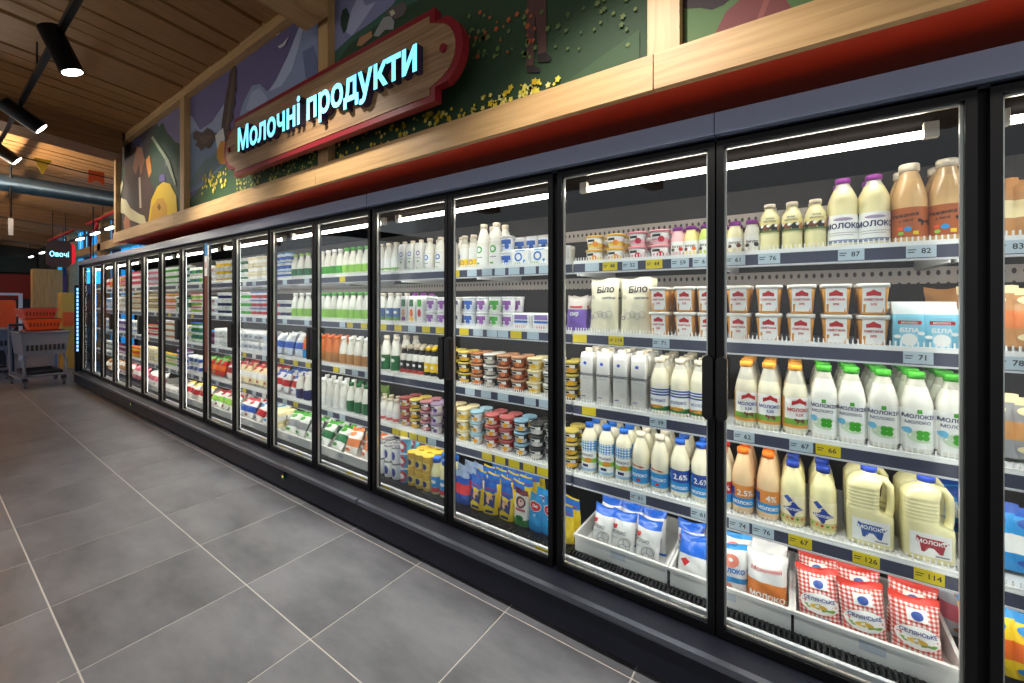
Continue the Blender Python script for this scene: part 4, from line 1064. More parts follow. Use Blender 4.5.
# simple small packs for the distant doors: one mesh of several colours
def far_kind(key):
    if key in K: return K[key]
    t, a, b, c = key.split(':')
    cols = {'w': white, 'g': green, 'd': dgreen, 'r': red, 'b': blue, 'n': navy, 'y': yellow, 'o': orange, 'p': purple, 'k': pink, 'c': cream, 'l': lime, 's': sky, 'a': grey, 't': tan, 'x': black, 'm': MILKW, 'i': C(226, 130, 70), 'u': C(206, 214, 226)}
    nm = {'w': 'white', 'g': 'green', 'd': 'dark-green', 'r': 'red', 'b': 'blue', 'n': 'navy', 'y': 'yellow', 'o': 'orange', 'p': 'purple', 'k': 'pink', 'c': 'cream', 'l': 'lime', 's': 'sky-blue', 'a': 'grey', 't': 'tan', 'x': 'black', 'm': 'white', 'i': 'amber', 'u': 'pale-blue'}
    A, B, D = cols[a], cols[b], cols[c]
    mb = MB()
    if t == 'cup':
        s = Loft([(0, .033, .033), (.02, .034, .034), (.05, .037, .037), (.072, .039, .039), (.073, .042, .042), (.08, .042, .042)], 14)
        s.mesh(mb, A, [(.018, .052, B), (.0725, .09, D)]); k = Kind('dairy_cup', 'cup', '%s %s-banded cup' % (nm[a], nm[b]), mb.mesh('dairy_cup'))
        k.h, k.w = .081, .09
    elif t == 'bot':
        s = Loft([(0, .033, .033), (.03, .036, .036), (.09, .036, .036), (.13, .034, .034), (.19, .018, .018), (.2, .017, .017), (.202, .02, .02), (.225, .02, .02)], 14)
        s.mesh(mb, A, [(.0, .1, B), (.2, .23, D)]); k = Kind('dairy_bottle', 'bottle', '%s %s-labelled bottle' % (nm[a], nm[b]), mb.mesh('dairy_bottle'))
        k.h, k.w = .226, .08
    elif t == 'box':
        s = Loft([(0, .048, .04, 0, 9), (.03, .048, .04, 0, 9), (.07, .048, .04, 0, 9), (.1, .048, .04, 0, 9)], 16)
        s.mesh(mb, A, [(.03, .07, B)]); mb.box(-.03, .03, -.0415, -.0405, .04, .06, D); k = Kind('dairy_box', 'box', '%s %s-striped box' % (nm[a], nm[b]), mb.mesh('dairy_box'))
        k.h, k.w = .101, .104
    else:
        s = Pouch(.14, .2, .085); s.mesh(mb, A, [(.28, .6, B), (.86, 1, D)], 10, 14); dd = Decal(s); dd.e = .0012; dd.ell(.0, .15, .035, .018, D); dd.ell(-.01, .03, .03, .012, D); mb.__dict__.update(join(mb, dd.lab).__dict__); k = Kind('dairy_bag', 'bag', '%s %s-printed bag' % (nm[a], nm[b]), mb.mesh('dairy_bag'))
        k.h, k.w = .19, .148
    K[key] = k
    return k

# ------------------------------------------------------------------ products: placing
SHN = ['top shelf', 'second shelf', 'third shelf', 'fourth shelf', 'bottom deck']
ROWN = ['front row', 'second row', 'third row', 'fourth row']
rj = random.Random(11)
def lev(sh): return (SH[sh] if sh < 4 else DECK) + 0.0008
USED = {}
def row(key, us, sh, rows=1, tiers=1, dy=0.09, th=None, y0=ROW0, where='', z=None, rx=0, jit=6, ry=0, rowdrop=0, name=None, xs=None):
    k = K[key]
    xs = xs or [ux(u, y0) for u in us]
    base = lev(sh) if z is None else z
    for r in range(rows):
        for i, x in enumerate(xs):
            nt = tiers if not hasattr(tiers, '__len__') else tiers[i]
            for t in range(nt):
                w = [name or k.desc]
                if len(xs) > 1: w.append('%s from left' % ORD[i])
                if nt > 1: w.append(('lower tier', 'upper tier')[t] if nt == 2 else 'tier %s from bottom' % ('one', 'two', 'three', 'four')[t])
                if rows > 1: w.append(ROWN[r])
                if where: w.append(where)
                l = ', '.join(w)
                k.put(x + rj.uniform(-.001, .001), y0 + r * dy, base + t * (th or 0), math.radians(rj.uniform(-jit, jit)), rx + (rj.uniform(-.06, .06) if rx else 0), l, rj.uniform(-ry, ry) if ry else 0)
def span(u0, u1, n, y=ROW0):
    a, b = ux(u0, y), ux(u1, y)
    return [a + (b - a) * (i + .5) / n for i in range(n)]

# door seen rightmost in full (columns 722-966)
row('miniy', [721], 0, 2, where='beside the white small bottles')
row('minic', [735], 0, 2); row('miniw', [752], 0, 2)
row('cowband', [770, 792, 815], 0, 2, dy=0.075)
row('moloko', [843, 874], 0, 2, dy=0.095)
row('baked', [909, 947], 0, 2, dy=0.105, y0=1.965)
row('smet', [661, 686, 709, 739, 769, 801, 836, 872], 1, 2, 2, 0.095, 0.1125, y0=1.955, jit=3)
row('bila', [906, 939], 1, 3, dy=0.088, y0=1.955, jit=2)
row('yagb', [746, 769], 2, 4, dy=0.088, jit=8); row('yagr', [795], 2, 4, dy=0.088, jit=8)
row('clover', [824, 851.5, 882.5, 916, 952], 2, 4, dy=0.09, jit=4)
row('red3', [722], 3, 2); row('or24', [743], 3, 3, jit=4); row('or4', [768], 3, 3, jit=4)
row('diamond', [793, 823], 3, 3, dy=0.09, jit=6)
row('jugb', [869], 3, 2, dy=0.112, y0=1.966, jit=2); row('jugr', [926], 3, 2, dy=0.112, y0=1.966, jit=2)
# next door to the left (columns 562-711)
row('yog_y', [595, 616], 0, 2, 2, 0.095, 0.069); row('yog_p', [638, 660], 0, 2, 2, 0.095, 0.069)
row('minip', [678], 0, 3, dy=0.065); row('minil', [706], 0, 3, dy=0.065)
row('miniy', [691], 0, 3, dy=0.065, where='between pink and lime')
row('ppurp', [576], 1, 2, dy=0.075, rx=math.radians(-4), z=lev(1) + 0.006)
row('pbilo', [604, 636], 1, 2, dy=0.085, y0=1.965, rx=math.radians(-5), jit=2)
row('tall', [589, 605, 622, 640], 2, 4, dy=0.082, jit=3)
row('wave', [660, 680, 700], 2, 4, dy=0.09, jit=6)
row('check', [589.5, 606.5, 624], 3, 3, dy=0.085, jit=6)
row('redw', [641, 660], 3, 3, dy=0.09, jit=4); row('b26', [680, 701], 3, 3, dy=0.09, jit=4)
# bins of bagged milk on the bottom deck
BIN = mat('bin_plastic', (226, 224, 220), 0.35, trans=0.0)
def bin_(xa, xb, label, y0=1.824, y1=2.24, h=0.08):
    b = MB(); z = DECK + 0.001; t = 0.006
    c = 0.012
    for (a0, a1, b0, b1) in ((xa, xb, y0, y0 + t), (xa, xb, y1 - t, y1), (xa, xa + t, y0 + t, y1 - t), (xb - t, xb, y0 + t, y1 - t)):
        b.box(a0, a1, b0, b1, z, z + h, BIN)
    b.box(xa + t, xb - t, y0 + t, y1 - t, z, z + 0.005, BIN)
    for (a0, a1, b0, b1) in ((xa - 0.005, xb + 0.005, y0 - 0.008, y0), (xa - 0.005, xb + 0.005, y1, y1 + 0.008), (xa - 0.005, xa, y0, y1), (xb, xb + 0.005, y0, y1)):
        b.box(a0, a1, b0, b1, z + h - 0.012, z + h, BIN)
    o = b.obj('plastic_bin')
    tag(o, label, 'bin', 'plastic bins on the bottom deck')
    MB().box((xa + xb) / 2 - 0.035, (xa + xb) / 2 + 0.035, y0 - 0.0015, y0, z + 0.03, z + 0.06, mat('bin_card', (190, 196, 206), 0.4)).obj('bin_card', o)
    return z + 0.006
def xb_(u): return ux(u, 1.824)
zb = bin_(xb_(575), xb_(667), 'white plastic bin of blue-topped milk bags')
bin_(xb_(670), xb_(791), 'white plastic bin of orange and cow-print milk bags')
bin_(xb_(794), xb_(966), 'white plastic bin of red checked milk bags')
TL = math.radians(-17)
row('pblue', [601, 622, 646], 4, 2, dy=0.12, y0=1.885, z=zb, rx=TL, jit=9, ry=0.06)
row('pblue', [690], 4, 1, y0=1.975, z=zb, rx=TL, where='behind the heart bag'); row('pblue2', [692], 4, 1, y0=1.88, z=zb, rx=math.radians(-30))
row('pcow', [731], 4, 2, dy=0.1, y0=1.89, z=zb, rx=TL); row('porange', [766], 4, 2, dy=0.1, y0=1.885, z=zb, rx=TL, jit=3)
row('psel', [821, 866, 917], 4, 2, dy=0.11, y0=1.892, z=zb, rx=TL, jit=8, ry=0.07)
# third door (columns 448-549)
row('r_blue', [430, 441, 453], 0, 2, dy=0.085)
row('r_yel', [465, 474], 0, 2, dy=0.08)
row('r_gre', [484, 496.5], 0, 2, dy=0.09)
row('cwb', [508], 0, 1, 2, th=0.0925, where='top shelf beside green-ring bottles')
row('tubblue', [524, 543, 562], 0, 1, y0=1.965, jit=2)
row('cwb', [521, 533, 545], 0, 1, 2, th=0.0925, y0=2.075, where='behind the blue-framed tubs')
row('cwn', [456], 1, 2, 2, 0.09, 0.0925); row('cwb', [470], 1, 2, 2, 0.09, 0.0925, where='second shelf left of purple cup'); row('cwp', [483, 509], 1, 2, 2, 0.09, 0.0925, where='second shelf, third door'); row('cwg', [496], 1, 2, 2, 0.09, 0.0925)
row('tubpur', [525, 545], 1, 2, 1, 0.1, jit=3)
T3 = 0.0665
row('cby', [452, 465], 2, 2, 3, 0.09, T3); row('cbo', [477.5], 2, 2, 3, 0.09, T3); row('cbg', [490.5, 551], 2, 2, 3, 0.09, T3); row('cbr', [504, 519], 2, 2, 3, 0.09, T3); row('ccr', [535], 2, 2, 3, 0.09, T3, where='third shelf')
row('ccr', [451, 464], 3, 2, 3, 0.09, T3, where='fourth shelf'); row('clb', [477], 3, 2, 3, 0.09, T3); row('cre', [492, 507], 3, 2, 3, 0.09, T3); row('cnv', [521.5], 3, 2, 3, 0.09, T3); row('cbk', [537, 553], 3, 2, 3, 0.09, T3)
row('keti', [455, 464], 4, 3, dy=0.07, y0=1.875); row('mayo', [477.5, 490.5, 507], 4, 1, y0=1.87, jit=10); row('maygr', [522], 4, 1, y0=1.87); row('mayred', [536.5, 551], 4, 2, dy=0.075, y0=1.87)
row('mayob', [482, 494, 506, 519], 4, 4, dy=0.075, y0=1.95, jit=14)
row('cby', [571], 2, 2, 3, 0.09, T3, where='left of the tall cartons'); row('cby', [571], 3, 2, 3, 0.09, T3, where='left of the checked bottles'); row('mayob', [566], 4, 2, dy=0.075, y0=1.87, where='left of the white bin')
# fourth door (columns 374-445)
row('r_white', [374, 381.5, 389, 396.5], 0, 2, dy=0.085); row('cring', [405, 413], 0, 2, dy=0.08, jit=2); row('cringp', [421.5], 0, 2, dy=0.08, jit=2)
row('s_bluegreen', [375, 383, 391, 398.5], 1, 2, dy=0.08); row('cfig', [407], 1, 2, dy=0.08, jit=2); row('cora', [415], 1, 2, dy=0.08, jit=2); row('cgre', [423], 1, 2, dy=0.08, jit=2)
row('cwp', [432.5, 443.5], 1, 2, 2, 0.09, 0.0925, where='second shelf, fourth door')
row('s_dgreen', [377, 387, 397], 2, 3, dy=0.09); row('s_slimk', [404.5, 410.5, 416.5, 422.5], 2, 3, dy=0.065); row('s_slimy', [428.5, 434.5, 441], 2, 3, dy=0.065)
row('s_short', [377, 384, 390.5, 397], 3, 2, dy=0.07); row('pgreen', [384], 3, 1, y0=2.12, z=lev(3))
row('cre', [406], 3, 2, 3, 0.09, T3, where='dark cups shelf, fourth door'); row('cby', [416], 3, 2, 3, 0.09, T3, where='fourth shelf, fourth door'); row('cpk', [426.5], 3, 2, 3, 0.09, T3); row('cpu', [437], 3, 2, 3, 0.09, T3)
row('canw', [381, 390, 397.5], 4, 2, 2, 0.08, 0.109, y0=1.875); row('canrb', [406], 4, 3, 3, 0.08, 0.099, y0=1.875); row('jary', [413.5, 421, 428.5], 4, 3, 2, 0.08, 0.109, y0=1.875); row('s_sauce', [437, 446], 4, 2, dy=0.08, y0=1.875)

# doors farther along: small packs by shelf, from right to left
DN = {5: 'fifth', 6: 'sixth', 7: 'seventh', 8: 'eighth', 9: 'ninth', 10: 'tenth', 11: 'eleventh', 12: 'twelfth', 13: 'thirteenth', 14: 'fourteenth', 15: 'fifteenth', 16: 'sixteenth'}
def farrow(dn, sh, u0, u1, items, rows=2):
    """items: (key, share of the width, tiers)"""
    y = ROW0 if sh < 4 else 1.885
    a, b = ux(u0, y), ux(u1, y)
    tot = sum(i[1] for i in items); x = a
    for it in items:
        key, share, tiers = it[:3]
        k = far_kind(key)
        w = (b - a) * share / tot
        bag = key.startswith('bag')
        n = max(1, int(w / (k.w + 0.004)))
        for i in range(n):
            xx = x + w * (i + .5) / n
            for r in range(rows):
                if r > 0 and (sh < 2 or dn > 8) and not (sh == 4 and dn < 9): continue
                for t in range(tiers):
                    lw = [k.desc]
                    if n > 1: lw.append('%s from left' % ORD[i])
                    if tiers > 1: lw.append('tier %s' % ('one', 'two', 'three', 'four')[t])
                    if r: lw.append('behind')
                    lw += [SHN[sh], '%s door' % DN[dn]]
                    k.put(xx, y + (0.02 if bag else 0) + r * (0.125 if bag else 0.09), lev(sh) + (0.03 if bag and sh == 4 else 0.014 if bag else 0) + t * (k.h + 0.0005), math.radians(rj.uniform(-12, 12) if bag else rj.uniform(-8, 8)), math.radians((rj.uniform(-40, -22) if sh == 4 else rj.uniform(-22, -12)) if bag else 0), ', '.join(lw))
        x += w
UD = {5: (315, 370), 6: (271, 311), 7: (234, 268), 8: (206, 231), 9: (180, 204), 10: (161, 178), 11: (144, 158), 12: (131, 142), 13: (119, 129), 14: (109, 117), 15: (103, 108.5)}
FAR = {
 5: [[('bot:m:g:w', 5, 1), ('bot:m:l:g', 4, 1)], [('bot:m:l:g', 8, 1)], [('bot:i:t:o', 4, 1), ('bot:m:t:w', 4, 1)], [('bot:m:w:w', 5, 1), ('bot:m:d:d', 3, 1)], [('bag:w:d:g', 3, 1), ('bag:w:i:o', 3, 1)]],
 6: [[('cup:w:b:s', 4, 3), ('bot:m:d:l', 3, 1)], [('cup:w:r:w', 2, 2), ('cup:w:n:w', 2, 2), ('bot:m:l:w', 3, 1)], [('bag:u:b:w', 4, 1), ('bot:o:s:w', 1, 1)], [('bag:w:r:b', 4, 1), ('bot:m:n:w', 2, 1)], [('box:c:w:a', 2, 2), ('bag:w:a:g', 4, 1)]],
 7: [[('cup:w:d:w', 3, 3), ('cup:c:w:w', 3, 3)], [('cup:w:g:w', 4, 3), ('cup:w:r:b', 3, 3)], [('box:w:u:a', 6, 2)], [('bag:c:w:r', 5, 1)], [('bag:w:b:r', 3, 1), ('bag:w:r:s', 3, 1)]],
 8: [[('box:w:u:o', 3, 2), ('cup:w:y:w', 3, 3)], [('box:w:u:r', 4, 2), ('cup:w:n:w', 3, 3)], [('cup:r:n:s', 3, 2), ('box:w:w:u', 3, 2)], [('bag:r:o:g', 4, 1), ('bag:w:r:r', 2, 1)], [('bag:w:l:r', 5, 1)]],
 9: [[('cup:w:d:w', 4, 3), ('box:w:g:b', 3, 2)], [('box:d:w:g', 4, 2), ('cup:w:l:r', 3, 3)], [('box:c:w:b', 4, 2), ('cup:g:w:b', 3, 3)], [('cup:w:b:p', 3, 3), ('box:w:b:a', 3, 2)], [('bag:w:r:y', 6, 1)]],
 10: [[('cup:w:g:w', 4, 3)], [('cup:k:w:y', 4, 3)], [('cup:w:t:w', 4, 3)], [('cup:w:l:y', 4, 2)], [('box:w:u:w', 4, 1)]],
 11: [[('cup:u:k:w', 4, 3)], [('cup:a:c:y', 5, 3)], [('cup:w:r:o', 5, 2)], [('box:c:w:y', 4, 2)], [('bag:w:k:w', 4, 1)]],
 12: [[('cup:k:w:r', 4, 3)], [('cup:u:t:y', 4, 3)], [('box:w:u:s', 4, 2)], [('cup:o:y:o', 4, 2)], [('bag:k:w:k', 4, 1)]],
 13: [[('box:k:y:p', 4, 2)], [('cup:u:w:y', 4, 3)], [('box:u:p:b', 4, 2)], [('cup:r:u:n', 4, 2)], [('bag:w:t:r', 4, 1)]],
 14: [[('bag:t:o:y', 3, 1)], [('box:u:s:w', 4, 2)], [('box:w:s:u', 4, 2)], [('cup:w:a:w', 4, 2)], [('bag:w:t:t', 4, 1)]],
 15: [[('bag:w:r:o', 3, 1)], [('cup:w:y:w', 4, 2)], [('cup:w:r:w', 4, 2)], [('cup:w:o:w', 4, 2)], [('bag:t:w:t', 3, 1)]],
}
for dn in (5, 6, 7, 8, 9, 10, 11):
    a_, b_ = ux(UD[dn][0] - 0.6, 1.824), ux(UD[dn][1] + 0.6, 1.824)
    bin_(a_ + 0.012, b_ - 0.012, 'white plastic bin on the bottom deck behind the %s door' % DN[dn], h=0.075)
for dn, shelves in FAR.items():
    for sh, items in enumerate(shelves): farrow(dn, sh, UD[dn][0] - 0.6, UD[dn][1] + 0.6, items)
# cut-off door at the right edge: bags of snacks and cheese
for i, sh in enumerate((0, 1, 2, 3, 4)):
    key = ('bag:t:c:t', 'bag:t:i:c', 'bag:a:t:c', 'bag:s:w:b', 'bag:y:o:s')[i]
    k = far_kind(key)
    for j, u in enumerate((990, 1034, 1086, 1148)):
        k.put(ux(u, 1.99), 1.99, lev(sh) + 0.012, math.radians(-4 + 3 * j), math.radians(-12), '%s, %s from left, %s, door cut by right edge' % (k.desc, ORD[j], SHN[sh]))

# bags glimpsed deeper in, past the right end of the whole door
for key, u, y, sh, w in (('bag:t:c:t', 952, 2.18, 1, 'tan bag leaning beside the blue gable cartons'), ('bag:s:w:b', 952, 2.2, 3, 'sky-blue bag behind the red-labelled jug'), ('bag:u:k:t', 966, 2.12, 4, 'pale blue and pink bag right of the checked milk bags')):
    far_kind(key).put(ux(u, y), y, lev(sh) + 0.012, 0.1, math.radians(-8), w)
# promotional strip on the left stile of the eighth door
ps = empty('promo_strip', (ux(204.5, 1.684), 1.684, 1.0)); tag(ps, 'narrow promotional strip with red 55 on the eighth door', 'poster')
def pz(v): return uz(206, v, 1.684) - 1.0
for n_, v0, v1, m_ in (('blue_field', 256, 243, C(40, 150, 220)), ('white_field', 276, 256, white), ('brown_field', 372, 276, C(120, 60, 40))):
    MB().box(0, 0.062, 0, 0.003, pz(v0), pz(v1), m_).obj(n_, ps)
q = MB(); vs, fs = text_geo('55', 0.03); q.v = [(0.031 + v[0] * 0.045, -0.0005, pz(268) + v[1] * 0.08) for v in vs]
for f in fs: q.face(f, red)
q.obj('lettering', ps)
# ------------------------------------------------------------------ track lights along the aisle
tr = MB().box(-13, 3.4, 0.57, 0.606, 3.33, 3.368, BLACK)
tr = tag(tr.obj('light_track'), 'black ceiling track rail running above the aisle', 'track')
for x in (-12, -9, -5.2, -1, 2.5): MB().tube([(x, 0.588, 3.366), (x, 0.588, cz(0.588) + 0.01)], 0.006, BLACK, 6).obj('hanger', tr)
LENS = mat('spot_lens', (255, 250, 240), 0.4, 0, 14)
def spot(x, d, label, power=1.0):
    d = Vector(d).normalized(); p = Vector((x, 0.588, 3.33))
    c = p + Vector((0, 0, -0.1))
    r = empty('track_spotlight', p); tag(r, label, 'spotlight', 'black track spotlights')
    MB().tube([(0, 0, 0.002), (0, 0, -0.1)], 0.014, BLACK, 8).obj('stem', r)
    a, b = c - p - d * 0.14, c - p + d * 0.16
    MB().tube([a, a + d * 0.005, b], [0.06, 0.066, 0.066], BLACK, 18).obj('housing', r)
    MB().tube([b, b + d * 0.004], 0.056, LENS, 18).obj('lens', r)
    L_ = bpy.data.lights.new('spot_beam', 'SPOT'); L_.energy = SPOT_W * power; L_.spot_size = math.radians(95); L_.spot_blend = 0.7; L_.shadow_soft_size = 0.05; L_.color = (1.0, 0.93, 0.84)
    lo = ob('spot_beam', L_, r, b + d * 0.03); lo.rotation_euler = d.to_track_quat('-Z', 'Y').to_euler()
spot(-4.26, (0.1, 0.35, -0.9), 'black track spotlight nearest the camera, aimed down at the aisle')
spot(-6.1, (0.1, 0.85, -0.62), 'black track spotlight between the other two, tilted to the wall', 0.25)
spot(-7.75, (0.1, 0.85, -0.62), 'black track spotlight at the left picture edge', 0.25)
for i, x in enumerate((-2.4, -0.6, 1.2, 3.0)): spot(x, (0.05, 0.36, -0.93), 'black track spotlight above the aisle outside the picture, %s towards the right' % ORD[i], 0.8)

# ------------------------------------------------------------------ far end of the hall
WIN = mat('window_dusk_blue', (40, 150, 225), 0.2, 0, 1.0); WIN2 = mat('window_dusk_deep', (14, 40, 84), 0.2, 0, 0.35)
DARKW = mat('dark_wall', (30, 32, 36), 0.7); GLUE = wood('glulam', (190, 150, 100), (150, 112, 70), 'x', 0.55)
ww = struct(MB().box(-30, XL, 2.75, 2.9, 0, 3.6, DARKW).obj('wall_window'), 'dark window wall with timber beams beyond the cabinets')
wi = struct(MB().box(-20, -8.2, 2.70, 2.75, 0.3, 3.5, mat('window_frame_dark', (20, 26, 36), 0.5)).obj('window_1'), 'tall blue dusk windows between timber beams')
x = -8.4; i = 0
while x > -19.5:
    for z0, z1 in ((0.4, 2.62), (2.8, 3.36)):
        MB().box(x - 0.62, x, 2.685, 2.698, z0, z1, WIN if i % 4 != 2 else WIN2).obj('pane', wi)
        if z0 > 1: MB().box(x - 0.3, x - 0.22, 2.68, 2.684, z0, z1, mat('lit_strip', (120, 214, 255), 0.3, 0, 0.8)).obj('bright_mullion', wi)
    x -= 0.72; i += 1
for z0, z1, n_ in ((2.62, 2.8, 'beam'), (3.36, 3.48, 'beam')): MB().box(-20, -7.6, 2.5, 2.68, z0, z1, GLUE).obj(n_, ww)
for x in (-13.6, -17.0, -9.0): MB().box(x - 0.14, x + 0.14, 2.5, 2.7, 0, 3.45, GLUE).obj('column', ww)
RP = mat('red_pipe', (190, 26, 34), 0.4)
pp = tag(MB().tube([(-19, 2.4, 3.3), (-13.2, 2.4, 3.3), (-13.2, 2.4, 3.2), (-13.4, 2.42, 3.1), (-13.9, 2.42, 3.05), (-13.9, 2.42, 2.2)], 0.035, RP, 8).obj('fire_pipe'), 'red sprinkler pipe bending down beside a timber column', 'pipe')
tag(MB().tube([(-13.2, 2.4, 3.3), (-8, 2.4, 3.3)], 0.03, RP, 8).obj('sprinkler_pipe'), 'straight red sprinkler pipe along the window wall', 'pipe')
dk = MB().tube([(-9.6, -6, 3.28), (-9.6, 2.6, 3.17)], 0.13, mat('duct_blue', (24, 48, 66), 0.4, 0.4), 16).obj('air_duct')
tag(dk, 'dark blue round air duct crossing under the ceiling', 'duct')
for y in (-1, 0.6, 2.0): MB().tube([(-9.6, y - 0.02, 3.22), (-9.6, y + 0.02, 3.22)], 0.136, mat('duct_band', (18, 30, 40), 0.4, 0.4), 16).obj('band', dk)
struct(MB().box(-24.2, -24, -6, 2.9, 0, 4.2, DARKW).obj('wall_far'), 'dark far wall of the shop')
# batten lamps on a black rail
bt = MB().box(-22, -9.8, 2.25, 2.29, 2.93, 2.97, BLACK)
bt = tag(bt.obj('lamp_rail'), 'black rail carrying white batten lamps by the windows', 'rail')
for u in (20, 31, 42, 80, 95, 110):
    x = ux(u, 2.27); MB().box(x - 0.27, x + 0.27, 2.24, 2.3, 2.9, 2.93, mat('batten_white', (255, 250, 240), 0.4, 0, 5)).obj('batten_lamp', bt)
for x in (-21.5, -16, -12, -10): MB().tube([(x, 2.27, 2.97), (x, 2.27, cz(2.27))], 0.006, BLACK, 6).obj('hanger', bt)
# unseen lamps added over the far aisle to brighten its ceiling and floor
for i, (x, y) in enumerate(((-8.8, 0.1), (-12.0, -0.3), (-16.5, -0.8))):
    r = MB().box(x - 0.6, x + 0.6, y - 0.05, y + 0.05, 2.95, 3.0, BLACK).obj('pendant_lamp')
    tag(r, 'added unseen black uplight over the far aisle, %s from the duct' % ORD[i], 'lamp', 'added unseen uplights over the far aisle')
    MB().box(x - 0.58, x + 0.58, y - 0.045, y + 0.045, 3.0, 3.012, mat('added_uplight_glow', (255, 240, 214), 0.4, 0, 330)).obj('diffuser', r)
    for q in (-0.5, 0.5): MB().tube([(x + q, y, 3.01), (x + q, y, cz(y) + 0.01)], 0.004, BLACK, 6).obj('hanger', r)
# section sign in the distance
r = empty('section_sign', (-14, 1.92, 2.22)); tag(r, 'small brown hanging sign with blue lettering and red edge, far left', 'sign')
b = MB(); P0 = [(-0.2, 0.06), (-0.14, 0.0), (0.14, 0.0), (0.2, 0.1), (0.2, 0.52), (0.14, 0.62), (-0.14, 0.6), (-0.2, 0.54)]
def along_x(P, xa, xb_, m):
    q = MB(); n = len(P)
    q.v += [(xa, y, z) for y, z in P] + [(xb_, y, z) for y, z in P]
    q.face(list(range(n)), m); q.face([n + i for i in reversed(range(n))], m)
    for i in range(n): q.face([i, n + i, n + (i + 1) % n, (i + 1) % n], m)
    return q
along_x(P0, -0.03, 0.02, mat('sign_brown', (70, 48, 44), 0.5)).obj('board', r)
along_x([(0.2, 0.06), (0.25, 0.12), (0.26, 0.3), (0.25, 0.5), (0.2, 0.58)], -0.04, 0.03, mat('sign_red_lit', (220, 30, 44), 0.4, 0, 0.6)).obj('red_edge', r)
vs, fs = text_geo('Овочі', 0.008); q = MB(); q.v = [(0.028, v[0] * 0.115, v[1] * 0.16 + 0.24) for v in vs]
for f in fs: q.face(f, mat('sign_glow_small', (130, 220, 255), 0.4, 0, 3.0))
q.obj('glowing_lettering', r)
for y in (-0.1, 0.1): MB().tube([(0, y, 0.58), (0, y, 1.28)], 0.006, BLACK, 6).obj('hanger', r)
# flags on a string
fs_ = tag(MB().tube([(-8, -1.5 + 0.35 * i, 3.32 - 0.03 * math.sin(i * 0.9) - 0.012 * i) for i in range(10)], 0.009, mat('string', (60, 44, 34), 0.8), 5).obj('flag_string'), 'thin dark string with paper flags below the ceiling', 'string')
def flag(y, z, c, swallow, label):
    P = [(-0.08, 0), (0.08, 0), (0.08, -0.19), (0, -0.13), (-0.08, -0.19)] if swallow else [(-0.085, 0), (0.085, 0), (0, -0.2)]
    o = along_x(P, -0.003, 0.003, mat('flag_%d' % c[1], c, 0.7)).obj('paper_flag'); o.location = (-8, y, z); tag(o, label, 'flag', 'paper flags on the string')
flag(0.95, 3.28, (206, 170, 40), False, 'yellow triangular paper flag under the ceiling')
flag(1.45, 3.25, (206, 84, 36), True, 'orange swallow-tailed paper flag beside the painted wall')
flag(0.42, 3.26, (206, 84, 36), True, 'orange paper flag at the left picture edge')
# hanging aisle number
r = empty('aisle_number', (-9.5, 0.82, 2.42)); tag(r, 'white hanging number on a black rod', 'sign')
MB().tube([(0, 0, 0.26), (0, 0, 1.16)], 0.012, BLACK, 6).obj('rod', r)
vs, fs = text_geo('1', 0.02, 0.06); q = MB(); q.v = [(v[2] * 0.3 + 0.0, v[0] * 0.34, v[1] * 0.34 + 0.0) for v in vs]
for f in fs: q.face(f, mat('number_white', (226, 230, 236), 0.5))
q.obj('number', r)

# ------------------------------------------------------------------ shopping carts with orange baskets
CART = mat('cart_plastic', (116, 124, 144), 0.45); CARTD = mat('cart_dark', (34, 36, 42), 0.5); ORB = mat('basket_orange', (238, 92, 24), 0.4); ORB2 = mat('basket_coral', (226, 84, 60), 0.4)
def frus(x0, x1, y0, y1, z0, z1, k, t, m, open_=True):
    """open box wider at the top by k, wall thickness t"""
    b = MB()
    def ring(z, g, e): return [(x0 - g + e, y0 - g + e, z), (x1 + g - e, y0 - g + e, z), (x1 + g - e, y1 + g - e, z), (x0 - g + e, y1 + g - e, z)]
    R = [ring(z0, 0, 0), ring(z1, k, 0), ring(z1, k, t), ring(z0 + t, 0, t)]
    for q in R: b.v += q
    b.face([3, 2, 1, 0], m)
    for a in range(3):
        for i in range(4):
            j = (i + 1) % 4; b.face([4 * a + i, 4 * a + j, 4 * a + 4 + j, 4 * a + 4 + i], m)
    b.face([12, 13, 14, 15], m)
    return b
